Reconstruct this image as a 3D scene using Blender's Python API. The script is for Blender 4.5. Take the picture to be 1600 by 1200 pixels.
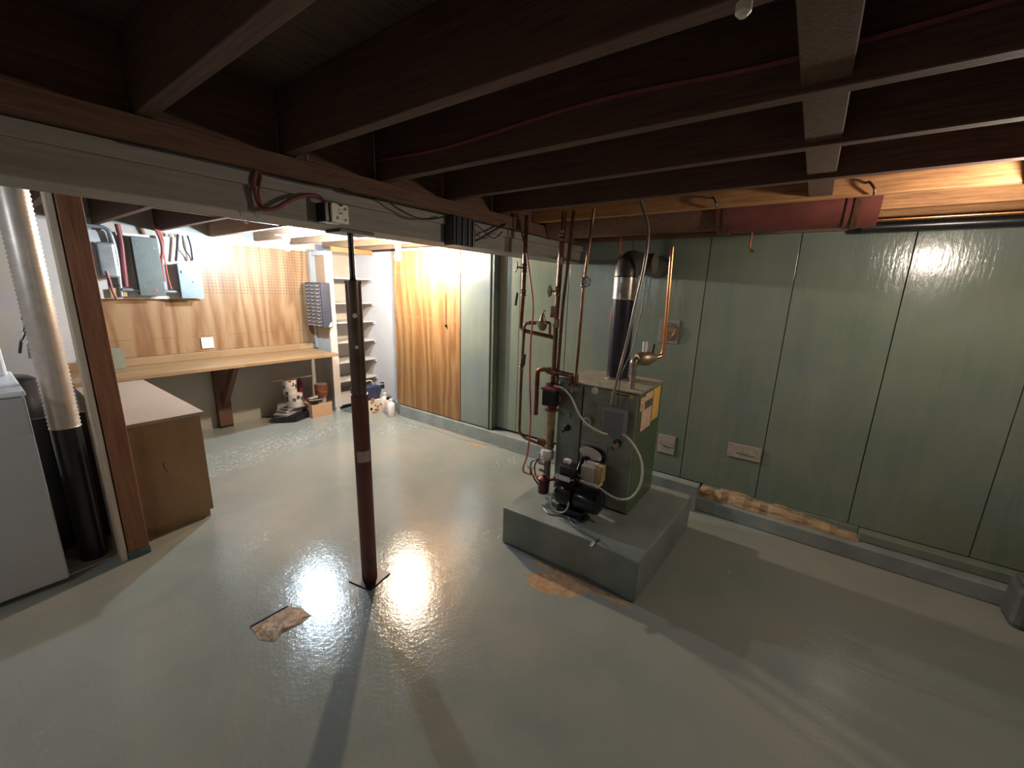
import bpy, bmesh, math, random
from mathutils import Vector, Matrix
random.seed(7)
for o in list(bpy.data.objects): bpy.data.objects.remove(o)
COL = bpy.context.scene.collection
SC = bpy.context.scene

# ------------------------------------------------------------------ camera
FPX, YAW, PIT, ROL, EYE = 632.947, 0.945343522, 0.227721356, 0.0303881924, 1.6
cy, sy, cp, sp = math.cos(YAW), math.sin(YAW), math.cos(PIT), math.sin(PIT)
FW = Vector((sy*cp, cy*cp, -sp)); R0 = Vector((cy, -sy, 0)); U0 = R0.cross(FW)
RT = math.cos(ROL)*R0 + math.sin(ROL)*U0
UP = -math.sin(ROL)*R0 + math.cos(ROL)*U0
CAM = Vector((0, 0, EYE))
cd = bpy.data.cameras.new('camera'); cam = bpy.data.objects.new('camera', cd); COL.objects.link(cam)
m3 = Matrix((RT, UP, -FW)).transposed()
cam.matrix_world = Matrix.Translation(CAM) @ m3.to_4x4()
cd.sensor_fit = 'HORIZONTAL'; cd.sensor_width = 36; cd.lens = FPX/1600*36; cd.clip_start = 0.02
SC.camera = cam

# ------------------------------------------------------------------ world, exposure
w = bpy.data.worlds.new('world'); SC.world = w; w.use_nodes = True
w.node_tree.nodes['Background'].inputs[0].default_value = (0.02, 0.02, 0.022, 1)
w.node_tree.nodes['Background'].inputs[1].default_value = 1.0
SC.view_settings.view_transform = 'Standard'
SC.view_settings.look = 'None'
SC.view_settings.gamma = 1
SC.view_settings.use_curve_mapping = False
SC.view_settings.exposure = 1.22
# strengths of the bare bulbs (they are real bulbs, built further down)
LED_COL, LED_W = (0.66, 0.84, 1.0), 1500.0
WARM_COL, WARM_W = (1.0, 0.81, 0.60), 1600.0
NEAR_COL, NEAR_W = (1.0, 0.86, 0.72), 290.0
LAUNDRY_COL, LAUNDRY_W = (0.80, 0.90, 1.0), 150.0

# ------------------------------------------------------------------ helpers
def at(px, py, ax, v):
    """world point seen at a picture point of the 1600x1200 photo on the plane ax=v"""
    d = FW + RT*((px-800)/FPX) - UP*((py-600)/FPX)
    i = 'xyz'.index(ax); t = (v-CAM[i])/d[i]
    return CAM + d*t

WL = {}
def wloc(o): return WL.get(o.name, Vector((0, 0, 0)))
def tag(o, label=None, cat=None, group=None, kind=None):
    if label: o['label'] = label
    if cat: o['category'] = cat
    if group: o['group'] = group
    if kind: o['kind'] = kind
    return o
def thing(name, label, cat, loc, group=None):
    o = bpy.data.objects.new(name, None); COL.objects.link(o)
    o.empty_display_size = 0.05
    o.location = loc; WL[o.name] = Vector(loc)
    return tag(o, label, cat, group)
def mk(name, bm, mat, parent=None, smooth=False, origin=None, label=None, cat=None, group=None, kind=None, bevel=0, autosm=40):
    """link a bmesh (in world coordinates) as ONE object"""
    bmesh.ops.recalc_face_normals(bm, faces=bm.faces)
    if origin is None:
        xs = [v.co for v in bm.verts]
        lo = Vector([min(c[i] for c in xs) for i in range(3)]); hi = Vector([max(c[i] for c in xs) for i in range(3)])
        origin = Vector(((lo.x+hi.x)/2, (lo.y+hi.y)/2, lo.z))
    origin = Vector(origin)
    bmesh.ops.translate(bm, verts=bm.verts, vec=-origin)
    me = bpy.data.meshes.new(name); bm.to_mesh(me); bm.free()
    o = bpy.data.objects.new(name, me); COL.objects.link(o)
    mats = mat if isinstance(mat, (list, tuple)) else [mat]
    for m_ in mats: me.materials.append(m_)
    if smooth:
        for p in me.polygons: p.use_smooth = True
        try: me.set_sharp_from_angle(angle=math.radians(autosm))
        except Exception: pass
    o.parent = parent
    o.location = origin - (wloc(parent) if parent else Vector((0, 0, 0)))
    WL[o.name] = origin
    if bevel:
        b = o.modifiers.new('bevel', 'BEVEL'); b.width = bevel; b.segments = 2; b.limit_method = 'ANGLE'
    return tag(o, label, cat, group, kind)
def B(): return bmesh.new()
def box(bm, x0, x1, y0, y1, z0, z1, mi=0):
    if x0 > x1: x0, x1 = x1, x0
    if y0 > y1: y0, y1 = y1, y0
    if z0 > z1: z0, z1 = z1, z0
    v = [bm.verts.new(c) for c in ((x0,y0,z0),(x1,y0,z0),(x1,y1,z0),(x0,y1,z0),(x0,y0,z1),(x1,y0,z1),(x1,y1,z1),(x0,y1,z1))]
    for f in ((0,3,2,1),(4,5,6,7),(0,1,5,4),(1,2,6,5),(2,3,7,6),(3,0,4,7)):
        bm.faces.new([v[i] for i in f]).material_index = mi
    return bm
def bx(*a): return box(B(), *a)
def obox(bm, c, ex, ey, ez):
    """box about c with half-extent vectors"""
    c = Vector(c); ex = Vector(ex); ey = Vector(ey); ez = Vector(ez)
    v = [bm.verts.new(c+ex*a+ey*b+ez*d) for d in (-1, 1) for a, b in ((-1,-1),(1,-1),(1,1),(-1,1))]
    for f in ((0,3,2,1),(4,5,6,7),(0,1,5,4),(1,2,6,5),(2,3,7,6),(3,0,4,7)): bm.faces.new([v[i] for i in f])
    return bm
def prism(bm, pts, axis, a, b):
    """polygon pts (2D) extruded along axis from a to b"""
    def P(p, t):
        return {'x': (t, p[0], p[1]), 'y': (p[0], t, p[1]), 'z': (p[0], p[1], t)}[axis]
    va = [bm.verts.new(P(p, a)) for p in pts]; vb = [bm.verts.new(P(p, b)) for p in pts]
    n = len(pts)
    bm.faces.new(va); bm.faces.new(vb[::-1])
    for i in range(n): bm.faces.new((va[i], va[(i+1)%n], vb[(i+1)%n], vb[i]))
    return bm
def cyl(bm, a, b, r, r2=None, n=20, cap=True):
    a = Vector(a); b = Vector(b); d = (b-a).normalized(); r2 = r if r2 is None else r2
    u = d.orthogonal().normalized(); v = d.cross(u)
    ra = []; rb = []
    for i in range(n):
        t = 2*math.pi*i/n; e = u*math.cos(t)+v*math.sin(t)
        ra.append(bm.verts.new(a+e*r)); rb.append(bm.verts.new(b+e*r2))
    for i in range(n): bm.faces.new((ra[i], ra[(i+1)%n], rb[(i+1)%n], rb[i]))
    if cap: bm.faces.new(ra[::-1]); bm.faces.new(rb)
    return bm
def lathe(bm, c, prof, axis=(0,0,1), n=24):
    """prof: (radius, height) pairs from the bottom up"""
    c = Vector(c); d = Vector(axis).normalized(); u = d.orthogonal().normalized(); v = d.cross(u)
    rings = []
    for r, h in prof:
        rings.append([bm.verts.new(c+d*h+(u*math.cos(2*math.pi*i/n)+v*math.sin(2*math.pi*i/n))*max(r, 1e-4)) for i in range(n)])
    for a, b in zip(rings, rings[1:]):
        for i in range(n): bm.faces.new((a[i], a[(i+1)%n], b[(i+1)%n], b[i]))
    bm.faces.new(rings[0][::-1]); bm.faces.new(rings[-1])
    return bm
def spline(pts, k=6):
    pts = [Vector(p) for p in pts]; out = []
    P = [pts[0]*2-pts[1]] + pts + [pts[-1]*2-pts[-2]]
    for i in range(1, len(P)-2):
        p0, p1, p2, p3 = P[i-1:i+3]
        for j in range(k):
            t = j/k
            out.append(0.5*((2*p1)+(-p0+p2)*t+(2*p0-5*p1+4*p2-p3)*t*t+(-p0+3*p1-3*p2+p3)*t**3))
    out.append(pts[-1]); return out
def tube(bm, pts, r, n=10, smooth=False, k=6, rad=None):
    pts = spline(pts, k) if smooth else [Vector(p) for p in pts]
    if not smooth:      # round the elbows
        q = [pts[0]]
        for a, b, c in zip(pts, pts[1:], pts[2:]):
            l = min(r*1.8, (b-a).length*.45, (c-b).length*.45)
            s = b+(a-b).normalized()*l; e = b+(c-b).normalized()*l
            for t in (0, .33, .67, 1): q.append(s*(1-t)**2+b*2*t*(1-t)+e*t*t)
        q.append(pts[-1]); pts = q
    T = [(pts[min(i+1, len(pts)-1)]-pts[max(i-1, 0)]).normalized() for i in range(len(pts))]
    u = T[0].orthogonal().normalized(); rings = []
    for i, p in enumerate(pts):
        u = (u-T[i]*u.dot(T[i])).normalized(); v = T[i].cross(u)
        rr = rad(i/(len(pts)-1)) if rad else r
        rings.append([bm.verts.new(p+(u*math.cos(2*math.pi*j/n)+v*math.sin(2*math.pi*j/n))*rr) for j in range(n)])
    for a, b in zip(rings, rings[1:]):
        for i in range(n): bm.faces.new((a[i], a[(i+1)%n], b[(i+1)%n], b[i]))
    bm.faces.new(rings[0][::-1]); bm.faces.new(rings[-1])
    return bm
def disc_outline(c, rx, rz, n=20, rot=0):
    return [(c[0]+rx*math.cos(2*math.pi*i/n)*math.cos(rot)-rz*math.sin(2*math.pi*i/n)*math.sin(rot),
             c[1]+rx*math.cos(2*math.pi*i/n)*math.sin(rot)+rz*math.sin(2*math.pi*i/n)*math.cos(rot)) for i in range(n)]

# ------------------------------------------------------------------ materials
def newmat(name):
    m = bpy.data.materials.new(name); m.use_nodes = True
    nt = m.node_tree; return m, nt, nt.nodes['Principled BSDF']
def N(nt, t, **kw):
    n = nt.nodes.new(t)
    for k, v in kw.items(): setattr(n, k, v)
    return n
def L(nt, a, b): nt.links.new(a, b)
def math_(nt, op, a, b=None, c=None, clamp=False):
    n = N(nt, 'ShaderNodeMath', operation=op); n.use_clamp = clamp
    for i, x in enumerate((a, b, c)):
        if x is None: continue
        if isinstance(x, (int, float)): n.inputs[i].default_value = x
        else: L(nt, x, n.inputs[i])
    return n.outputs[0]
def mixc(nt, fac, a, b):
    n = N(nt, 'ShaderNodeMix', data_type='RGBA')
    if isinstance(fac, (int, float)): n.inputs[0].default_value = fac
    else: L(nt, fac, n.inputs[0])
    for i, x in ((6, a), (7, b)):
        if isinstance(x, tuple): n.inputs[i].default_value = (*x[:3], 1)
        else: L(nt, x, n.inputs[i])
    return n.outputs[2]
def noise(nt, vec, scale, detail=4, rough=.55, dist=0):
    n = N(nt, 'ShaderNodeTexNoise'); n.inputs['Scale'].default_value = scale
    n.inputs['Detail'].default_value = detail; n.inputs['Roughness'].default_value = rough
    n.inputs['Distortion'].default_value = dist
    L(nt, vec, n.inputs['Vector']); return n.outputs['Fac']
def ramp(nt, fac, stops):
    r = N(nt, 'ShaderNodeValToRGB'); L(nt, fac, r.inputs[0])
    e = r.color_ramp.elements
    while len(e) < len(stops): e.new(.5)
    for i, (p, c) in enumerate(stops):
        e[i].position = p; e[i].color = (*c[:3], 1) if isinstance(c, tuple) else (c, c, c, 1)
    return r.outputs[0]
def coords(nt, scale=(1, 1, 1), loc=(0, 0, 0)):
    tc = N(nt, 'ShaderNodeTexCoord'); mp = N(nt, 'ShaderNodeMapping')
    mp.inputs['Scale'].default_value = scale; mp.inputs['Location'].default_value = loc
    L(nt, tc.outputs['Object'], mp.inputs[0]); return mp.outputs[0]
def bump(nt, bs, h, strength, dist=.01):
    b = N(nt, 'ShaderNodeBump'); b.inputs['Strength'].default_value = strength; b.inputs['Distance'].default_value = dist
    L(nt, h, b.inputs['Height']); L(nt, b.outputs[0], bs.inputs['Normal'])
def simple(name, c, rough=.5, metal=0, var=.12, scale=12, bmp=0, bscale=60, coat=0):
    m, nt, bs = newmat(name)
    v = coords(nt)
    n = noise(nt, v, scale)
    a = tuple(x*(1-var) for x in c); b = tuple(min(1, x*(1+var)) for x in c)
    L(nt, ramp(nt, n, [(.3, a), (.7, b)]), bs.inputs['Base Color'])
    bs.inputs['Roughness'].default_value = rough; bs.inputs['Metallic'].default_value = metal
    if coat: bs.inputs['Coat Weight'].default_value = coat
    if bmp: bump(nt, bs, noise(nt, v, bscale), bmp, .004)
    return m
def wood(name, c1, c2, grain=(14, 1, 1), rough=.6, bmp=.25, fig=5.0, coat=0):
    """grain: coordinate scales; the small one runs along the board"""
    m, nt, bs = newmat(name)
    v = coords(nt, grain)
    n1 = noise(nt, v, 1.0*fig, 6, .6, .6); n2 = noise(nt, v, 6*fig, 3, .6)
    f = math_(nt, 'ADD', math_(nt, 'MULTIPLY', n1, .8), math_(nt, 'MULTIPLY', n2, .3))
    L(nt, ramp(nt, f, [(.38, c1), (.52, tuple((a+b)/2 for a, b in zip(c1, c2))), (.68, c2)]), bs.inputs['Base Color'])
    bs.inputs['Roughness'].default_value = rough
    if coat: bs.inputs['Coat Weight'].default_value = coat; bs.inputs['Coat Roughness'].default_value = .25
    bump(nt, bs, f, bmp, .003)
    return m

M = {}
# floor: painted concrete with bare patches and efflorescence
def floor_mat():
    m, nt, bs = newmat('painted_concrete')
    v = coords(nt)
    big = noise(nt, v, 1.3, 5, .6); mid = noise(nt, v, 5, 5, .6); fine = noise(nt, v, 55, 4, .65)
    base = ramp(nt, big, [(.32, (.19, .215, .195)), (.5, (.23, .25, .225)), (.68, (.27, .28, .245))])
    base = mixc(nt, math_(nt, 'MULTIPLY', mid, .35), base, (.225, .25, .235))
    mo = N(nt, 'ShaderNodeMapRange'); L(nt, noise(nt, v, .9, 4, .6, .8), mo.inputs[0]); mo.inputs[1].default_value = .45; mo.inputs[2].default_value = .62
    base = mixc(nt, math_(nt, 'MULTIPLY', mo.outputs[0], .55), base, (.29, .275, .235))
    sep = N(nt, 'ShaderNodeSeparateXYZ'); L(nt, v, sep.inputs[0])
    X, Y = sep.outputs[0], sep.outputs[1]
    edge = noise(nt, v, 9, 5, .7); speck = noise(nt, v, 24, 4, .7)
    def ell(cx, cyy, rx, ry, rot=0, k=.9, nz=None):
        dx = math_(nt, 'SUBTRACT', X, cx); dy = math_(nt, 'SUBTRACT', Y, cyy)
        c, s = math.cos(rot), math.sin(rot)
        u = math_(nt, 'DIVIDE', math_(nt, 'ADD', math_(nt, 'MULTIPLY', dx, c), math_(nt, 'MULTIPLY', dy, s)), rx)
        w_ = math_(nt, 'DIVIDE', math_(nt, 'SUBTRACT', math_(nt, 'MULTIPLY', dy, c), math_(nt, 'MULTIPLY', dx, s)), ry)
        d = math_(nt, 'SQRT', math_(nt, 'ADD', math_(nt, 'MULTIPLY', u, u), math_(nt, 'MULTIPLY', w_, w_)))
        return math_(nt, 'ADD', d, math_(nt, 'MULTIPLY', math_(nt, 'SUBTRACT', nz or edge, .5), k))
    def lt(d, t, soft=.06):
        r = N(nt, 'ShaderNodeMapRange'); L(nt, d, r.inputs[0])
        r.inputs[1].default_value = t; r.inputs[2].default_value = t+soft; r.inputs[3].default_value = 1; r.inputs[4].default_value = 0
        return r.outputs[0]
    # bare tan concrete at the foot of the pad and along the crack
    tan = ramp(nt, speck, [(.3, (.30, .17, .09)), (.7, (.50, .33, .20))])
    for a in PATCH_TAN: base = mixc(nt, lt(ell(*a), 1.0), base, tan)
    # white salt bloom in specks
    white = (.62, .62, .58)
    sp_ = noise(nt, v, 30, 6, .8, .6)
    for a in PATCH_WHITE:
        reg = lt(ell(*a, k=.6), 1.0, .3)
        dots = N(nt, 'ShaderNodeMapRange'); L(nt, sp_, dots.inputs[0]); dots.inputs[1].default_value = .54; dots.inputs[2].default_value = .64
        base = mixc(nt, math_(nt, 'MULTIPLY', math_(nt, 'MULTIPLY', reg, dots.outputs[0]), .65), base, white)
    # thin scratches
    v2 = coords(nt, (3, 18, 1)); sc = noise(nt, v2, 2.2, 3, .5)
    scr = N(nt, 'ShaderNodeMapRange'); L(nt, sc, scr.inputs[0]); scr.inputs[1].default_value = .73; scr.inputs[2].default_value = .76
    base = mixc(nt, math_(nt, 'MULTIPLY', scr.outputs[0], .6), base, (.5, .48, .42))
    L(nt, base, bs.inputs['Base Color'])
    L(nt, ramp(nt, mid, [(.3, .11), (.7, .18)]), bs.inputs['Roughness'])
    bs.inputs['Specular IOR Level'].default_value = .75
    h = math_(nt, 'ADD', math_(nt, 'MULTIPLY', fine, .5), math_(nt, 'MULTIPLY', noise(nt, v, 14, 4, .6), .8))
    bump(nt, bs, h, .36, .005)
    return m
_f = lambda px, py: at(px, py, 'z', 0)
def _pt(px, py): p = _f(px, py); return p.x, p.y
PATCH_TAN = [(*_pt(868, 912), .17, .085, -1.2), (*_pt(900, 908), .30, .03, 1.57), (*_pt(700, 672), .03, .35, 0.0, 1.4), (*_pt(742, 695), .025, .15, 0.1, 1.4)]
PATCH_WHITE = [(*_pt(450, 690), .75, .18, .35), (*_pt(370, 712), .6, .22, .2), (*_pt(620, 668), .25, .20, 0), (*_pt(405, 845), .10, .05, .4),
               (*_pt(775, 840), .10, .09, 0), (*_pt(520, 670), .45, .15, .3), (*_pt(790, 725), .16, .10, 0)]
M['floor'] = floor_mat()

def wall_paint(name, c1, c2, rough=.13, drip=True):
    m, nt, bs = newmat(name)
    v = coords(nt); vs = coords(nt, (1, 9, .8))
    n1 = noise(nt, v, 2.2, 5, .6); n2 = noise(nt, vs, 2.0, 4, .6)
    base = ramp(nt, math_(nt, 'ADD', math_(nt, 'MULTIPLY', n1, .6), math_(nt, 'MULTIPLY', n2, .4)), [(.35, c1), (.65, c2)])
    mot = N(nt, 'ShaderNodeMapRange'); L(nt, noise(nt, v, 1.7, 3, .55, .5), mot.inputs[0]); mot.inputs[1].default_value = .46; mot.inputs[2].default_value = .66
    base = mixc(nt, math_(nt, 'MULTIPLY', mot.outputs[0], .6), base, (c1[0]*.98, c1[1]*1.0, c1[2]*1.38))
    L(nt, base, bs.inputs['Base Color'])
    L(nt, ramp(nt, n1, [(.3, rough), (.7, rough+.12)]), bs.inputs['Roughness'])
    bs.inputs['Specular IOR Level'].default_value = .5
    vv = coords(nt, (1, 30, 12)); 
    h = math_(nt, 'ADD', math_(nt, 'MULTIPLY', noise(nt, vv, 1.6, 4, .6), .7), math_(nt, 'MULTIPLY', noise(nt, vs, 6, 4, .6), .6))
    bump(nt, bs, h, .38, .005)
    return m
M['green'] = wall_paint('green_gloss_paint', (.135, .170, .128), (.190, .212, .163))
M['palegreen'] = wall_paint('pale_green_paint', (.145, .18, .155), (.19, .22, .19), .15)
M['greywall'] = wall_paint('grey_green_wall_paint', (.33, .31, .265), (.39, .365, .315), .5)
M['dark'] = simple('dark_void', (.012, .012, .012), .9)
M['kerb'] = simple('kerb_paint', (.22, .245, .235), .42, var=.2, scale=6, bmp=.4)
M['padside'] = simple('pad_paint', (.21, .235, .215), .4, var=.22, scale=5, bmp=.45, bscale=30)
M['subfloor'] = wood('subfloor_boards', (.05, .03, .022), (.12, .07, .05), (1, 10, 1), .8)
M['joist'] = wood('shaded_joist_wood', (.052, .025, .018), (.135, .065, .042), (20, .9, 14), .75, .5)  # joist wood darkened for the unlit part of the ceiling
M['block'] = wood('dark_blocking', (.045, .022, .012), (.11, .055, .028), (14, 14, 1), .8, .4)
M['joistlit'] = wood('lit_joist_wood', (.24, .10, .035), (.50, .25, .10), (20, .9, 14), .7, .4)  # the same joist wood, with the bulb light put into its colour
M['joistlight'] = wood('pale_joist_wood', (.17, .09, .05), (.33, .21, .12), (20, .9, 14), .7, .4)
M['beam'] = wood('grey_painted_beam', (.24, .22, .19), (.33, .30, .26), (.8, 20, 10), .6, .25)
M['ledger'] = wood('brown_board', (.075, .035, .022), (.17, .085, .05), (.9, 20, 14), .75, .4)
M['post'] = wood('brown_timber_post', (.17, .065, .03), (.30, .13, .065), (16, 16, .8), .7, .35)
M['stud'] = wood('pale_stud', (.42, .34, .26), (.60, .51, .40), (16, 16, .8), .7, .3)
M['ply'] = None
def plywood(name, axis_u, holes=False, nails=None, c=((.165, .075, .030), (.25, .135, .062), (.31, .20, .105))):
    """cathedral-grained plywood, grain up the sheet"""
    m, nt, bs = newmat(name)
    v = coords(nt, (1, 1, .16)); 
    warp = noise(nt, v, 3.0, 3, .5, .4)
    sep = N(nt, 'ShaderNodeSeparateXYZ'); L(nt, v, sep.inputs[0])
    U = sep.outputs['XYZ'.index(axis_u)]
    ph = math_(nt, 'ADD', math_(nt, 'MULTIPLY', U, 42), math_(nt, 'MULTIPLY', warp, 26))
    s = math_(nt, 'ADD', math_(nt, 'MULTIPLY', math_(nt, 'SINE', ph), .28), .5)
    f = math_(nt, 'ADD', math_(nt, 'MULTIPLY', s, .7), math_(nt, 'MULTIPLY', noise(nt, v, 40, 3, .6), .35))
    col = ramp(nt, f, [(.22, c[0]), (.5, c[1]), (.8, c[2])])
    v1 = coords(nt); s1 = N(nt, 'ShaderNodeSeparateXYZ'); L(nt, v1, s1.inputs[0])
    u1 = s1.outputs['XYZ'.index(axis_u)]; z1 = s1.outputs[2]
    if holes:
        fu = math_(nt, 'SUBTRACT', math_(nt, 'FRACT', math_(nt, 'DIVIDE', u1, .033)), .5)
        fz = math_(nt, 'SUBTRACT', math_(nt, 'FRACT', math_(nt, 'DIVIDE', z1, .033)), .5)
        d = math_(nt, 'SQRT', math_(nt, 'ADD', math_(nt, 'MULTIPLY', fu, fu), math_(nt, 'MULTIPLY', fz, fz)))
        hole = math_(nt, 'LESS_THAN', d, .2)
        above = math_(nt, 'GREATER_THAN', z1, holes)
        col = mixc(nt, math_(nt, 'MULTIPLY', math_(nt, 'MULTIPLY', hole, above), .85), col, (.06, .03, .02))
    if nails:
        for zz, per, half, colr in nails:
            fu = math_(nt, 'ABSOLUTE', math_(nt, 'SUBTRACT', math_(nt, 'FRACT', math_(nt, 'DIVIDE', u1, per)), .5))
            a = math_(nt, 'LESS_THAN', fu, half)
            b = math_(nt, 'LESS_THAN', math_(nt, 'ABSOLUTE', math_(nt, 'SUBTRACT', z1, zz)), .004)
            col = mixc(nt, math_(nt, 'MULTIPLY', math_(nt, 'MULTIPLY', a, b), .6), col, colr)
    L(nt, col, bs.inputs['Base Color']); bs.inputs['Roughness'].default_value = .42
    bump(nt, bs, f, .12, .002)
    return m
M['peg'] = plywood('pegboard_plywood', 'X', holes=.594, nails=[(.164, .33, .28, (.16, .08, .04))])
M['door'] = plywood('door_plywood', 'Y', nails=[(1.27, .30, .36, (.30, .16, .07)), (1.25, .30, .36, (.30, .16, .07)), (1.765, .055, .1, (.95, .85, .6))],
                    c=((.15, .062, .020), (.215, .108, .038), (.27, .160, .070)))
def butcher():
    m, nt, bs = newmat('butcher_block')
    tc = N(nt, 'ShaderNodeTexCoord')
    br = N(nt, 'ShaderNodeTexBrick'); L(nt, tc.outputs['Object'], br.inputs[0])
    br.inputs['Color1'].default_value = (.23, .13, .055, 1); br.inputs['Color2'].default_value = (.35, .235, .13, 1)
    br.inputs['Mortar'].default_value = (.19, .11, .05, 1); br.inputs['Scale'].default_value = 1
    br.inputs['Mortar Size'].default_value = .001; br.inputs['Brick Width'].default_value = .42; br.inputs['Row Height'].default_value = .045
    v = coords(nt, (1, 16, 16)); n = noise(nt, v, 4, 4, .6)
    c = mixc(nt, math_(nt, 'MULTIPLY', n, .45), br.outputs[0], (.26, .15, .07))
    L(nt, c, bs.inputs['Base Color']); bs.inputs['Roughness'].default_value = .38
    return m
M['bench'] = butcher()
M['cabtop'] = simple('beige_laminate', (.38, .30, .24), .45, var=.08, scale=80)
M['cabside'] = wood('cabinet_board', (.24, .14, .065), (.34, .205, .10), (2, 2, 1.2), .55, .1, 2.0)
M['white'] = simple('white_paint', (.52, .50, .49), .5, var=.05, scale=4)
M['whitewood'] = simple('white_painted_wood', (.52, .48, .44), .45, var=.05, scale=8)
M['whitewall'] = simple('white_wall', (.46, .45, .455), .55, var=.04, scale=5)
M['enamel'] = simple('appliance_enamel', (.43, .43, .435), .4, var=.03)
M['litenamel'] = simple('lit_top_enamel', (.74, .77, .84), .3, var=.02)  # lighter and bluer than the cabinet: cold light put into the colour
M['posttube'] = simple('brown_steel_tube', (.13, .085, .068), .3, .5, var=.3, scale=8)
M['steelpost'] = simple('maroon_painted_steel', (.12, .034, .028), .42, var=.25, scale=10, bmp=.15)
M['steeldark'] = simple('dark_steel', (.045, .038, .034), .38, .7, var=.3)
M['tape'] = simple('masking_tape', (.36, .29, .26), .6)
M['flex'] = simple('foil_duct', (.52, .46, .40), .38, .35, var=.12, scale=20)
M['panelgrey'] = simple('panel_grey_enamel', (.11, .135, .135), .4, .2, var=.12)
M['panelblue'] = simple('panel_bluegrey_enamel', (.24, .31, .37), .35, .25, var=.12)
M['metergrey'] = simple('galvanised', (.30, .33, .36), .35, .6, var=.2)
M['redcable'] = simple('maroon_cable', (.20, .045, .05), .5)
M['blackcable'] = simple('black_cable', (.018, .018, .022), .45)
M['copper'] = simple('bright_copper', (.72, .30, .13), .28, 1, var=.25, scale=20)
M['oldcopper'] = simple('tarnished_copper', (.19, .085, .055), .38, .75, var=.45, scale=16, bmp=.2)
M['brass'] = simple('old_brass', (.34, .25, .15), .42, .8, var=.35, scale=25, bmp=.2)
M['orangehose'] = simple('red_plastic_tube', (.55, .10, .07), .45)
M['galv'] = simple('galvanised_flue', (.38, .33, .28), .3, .85, var=.4, scale=14, bmp=.15)
M['fluegrey'] = simple('flue_dull', (.11, .095, .08), .45, .6, var=.4, scale=10)
M['fluedark'] = simple('black_flue', (.028, .026, .036), .28, .4, var=.3)
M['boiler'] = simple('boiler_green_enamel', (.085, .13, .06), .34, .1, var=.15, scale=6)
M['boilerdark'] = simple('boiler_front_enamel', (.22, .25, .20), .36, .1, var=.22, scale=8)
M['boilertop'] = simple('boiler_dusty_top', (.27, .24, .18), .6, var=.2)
M['ctrl'] = simple('control_grey', (.17, .175, .18), .4, .2, var=.1)
M['black'] = simple('black_plastic', (.012, .012, .014), .3, var=.3)
M['blackgloss'] = simple('black_gloss_enamel', (.010, .010, .012), .18, .2, var=.3)
M['redpump'] = simple('red_cast_pump', (.15, .022, .03), .45, .1, var=.35, scale=25, bmp=.2)
M['filter'] = simple('red_filter', (.11, .015, .025), .35, .1, var=.3)
M['beige'] = simple('beige_plastic', (.50, .40, .33), .5, var=.08)
M['amber'] = simple('amber_cover', (.45, .30, .13), .45, var=.2)
M['offwhite'] = simple('offwhite_plastic', (.66, .60, .54), .4, var=.06)
M['conduit'] = simple('white_conduit', (.56, .50, .43), .45, var=.08)
M['conduitgrey'] = simple('metal_conduit', (.32, .28, .24), .35, .6, var=.2)
M['plate'] = simple('unpainted_plate', (.30, .28, .26), .4, .5, var=.25)
M['maroonduct'] = simple('maroon_duct_paint', (.13, .035, .026), .45, .1, var=.25, scale=8, bmp=.1)
M['rotwood'] = wood('rotten_wood', (.13, .08, .045), (.40, .27, .15), (10, 1.2, 12), .85, .8, 4)
M['porcelain'] = simple('porcelain', (.72, .68, .55), .3, var=.05)
M['navy'] = simple('navy_steel', (.045, .048, .068), .4, .2, var=.12)
M['drawer'] = simple('clear_drawer', (.12, .105, .10), .3, var=.4, scale=30)
M['drawerlip'] = simple('drawer_lip', (.42, .36, .33), .35, var=.4, scale=40)
M['navyfab'] = simple('navy_fabric', (.022, .032, .075), .8, var=.25, bmp=.3)
M['cardboard'] = simple('cardboard', (.46, .28, .16), .75, var=.06)
M['grey'] = simple('grey_plastic', (.20, .18, .17), .5, var=.3, scale=25)
M['redlabel'] = simple('brown_red_can', (.25, .075, .035), .35, .3, var=.4, scale=25)
M['olive'] = simple('olive_plate', (.17, .165, .11), .5)
M['heightwhite'] = simple('vinyl_white', (.75, .72, .72), .4)
M['slate'] = simple('slate_paint', (.085, .10, .11), .5, var=.25, bmp=.3)
def printed(name, paper, ink, cell=.02, amount=.5, rough=.6):
    """paper with a flat, unreadable print of blocks"""
    m, nt, bs = newmat(name); v = coords(nt)
    vo = N(nt, 'ShaderNodeTexVoronoi', distance='CHEBYCHEV'); vo.inputs['Scale'].default_value = 1/cell; L(nt, v, vo.inputs[0])
    s = N(nt, 'ShaderNodeSeparateColor'); L(nt, vo.outputs['Color'], s.inputs[0])
    f = math_(nt, 'MULTIPLY', math_(nt, 'LESS_THAN', s.outputs[0], amount), math_(nt, 'LESS_THAN', vo.outputs['Distance'], .42))
    L(nt, mixc(nt, f, paper, ink), bs.inputs['Base Color']); bs.inputs['Roughness'].default_value = rough
    return m
M['cartonprint'] = printed('printed_carton', (.66, .56, .44), (.30, .09, .06), .035, .42)
M['canprint'] = printed('printed_can', (.62, .58, .55), (.06, .05, .05), .05, .35, .35)
M['labelyellow'] = printed('yellow_notice', (.80, .50, .13), (.62, .30, .10), .009, .45)
M['labelcream'] = printed('cream_notice', (.72, .52, .34), (.50, .28, .16), .008, .45)
M['labelred'] = printed('red_notice', (.70, .50, .38), (.45, .10, .06), .014, .5)
M['labelwhite'] = printed('white_notice', (.72, .70, .68), (.15, .15, .15), .006, .4)
M['strip'] = simple('brass_nameplate', (.62, .38, .14), .35, .3)
M['stripdark'] = simple('nameplate_inset', (.10, .05, .03), .4)
M['outlet'] = simple('pale_outlet_plate', (.33, .28, .23), .5, var=.2, scale=30)
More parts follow.
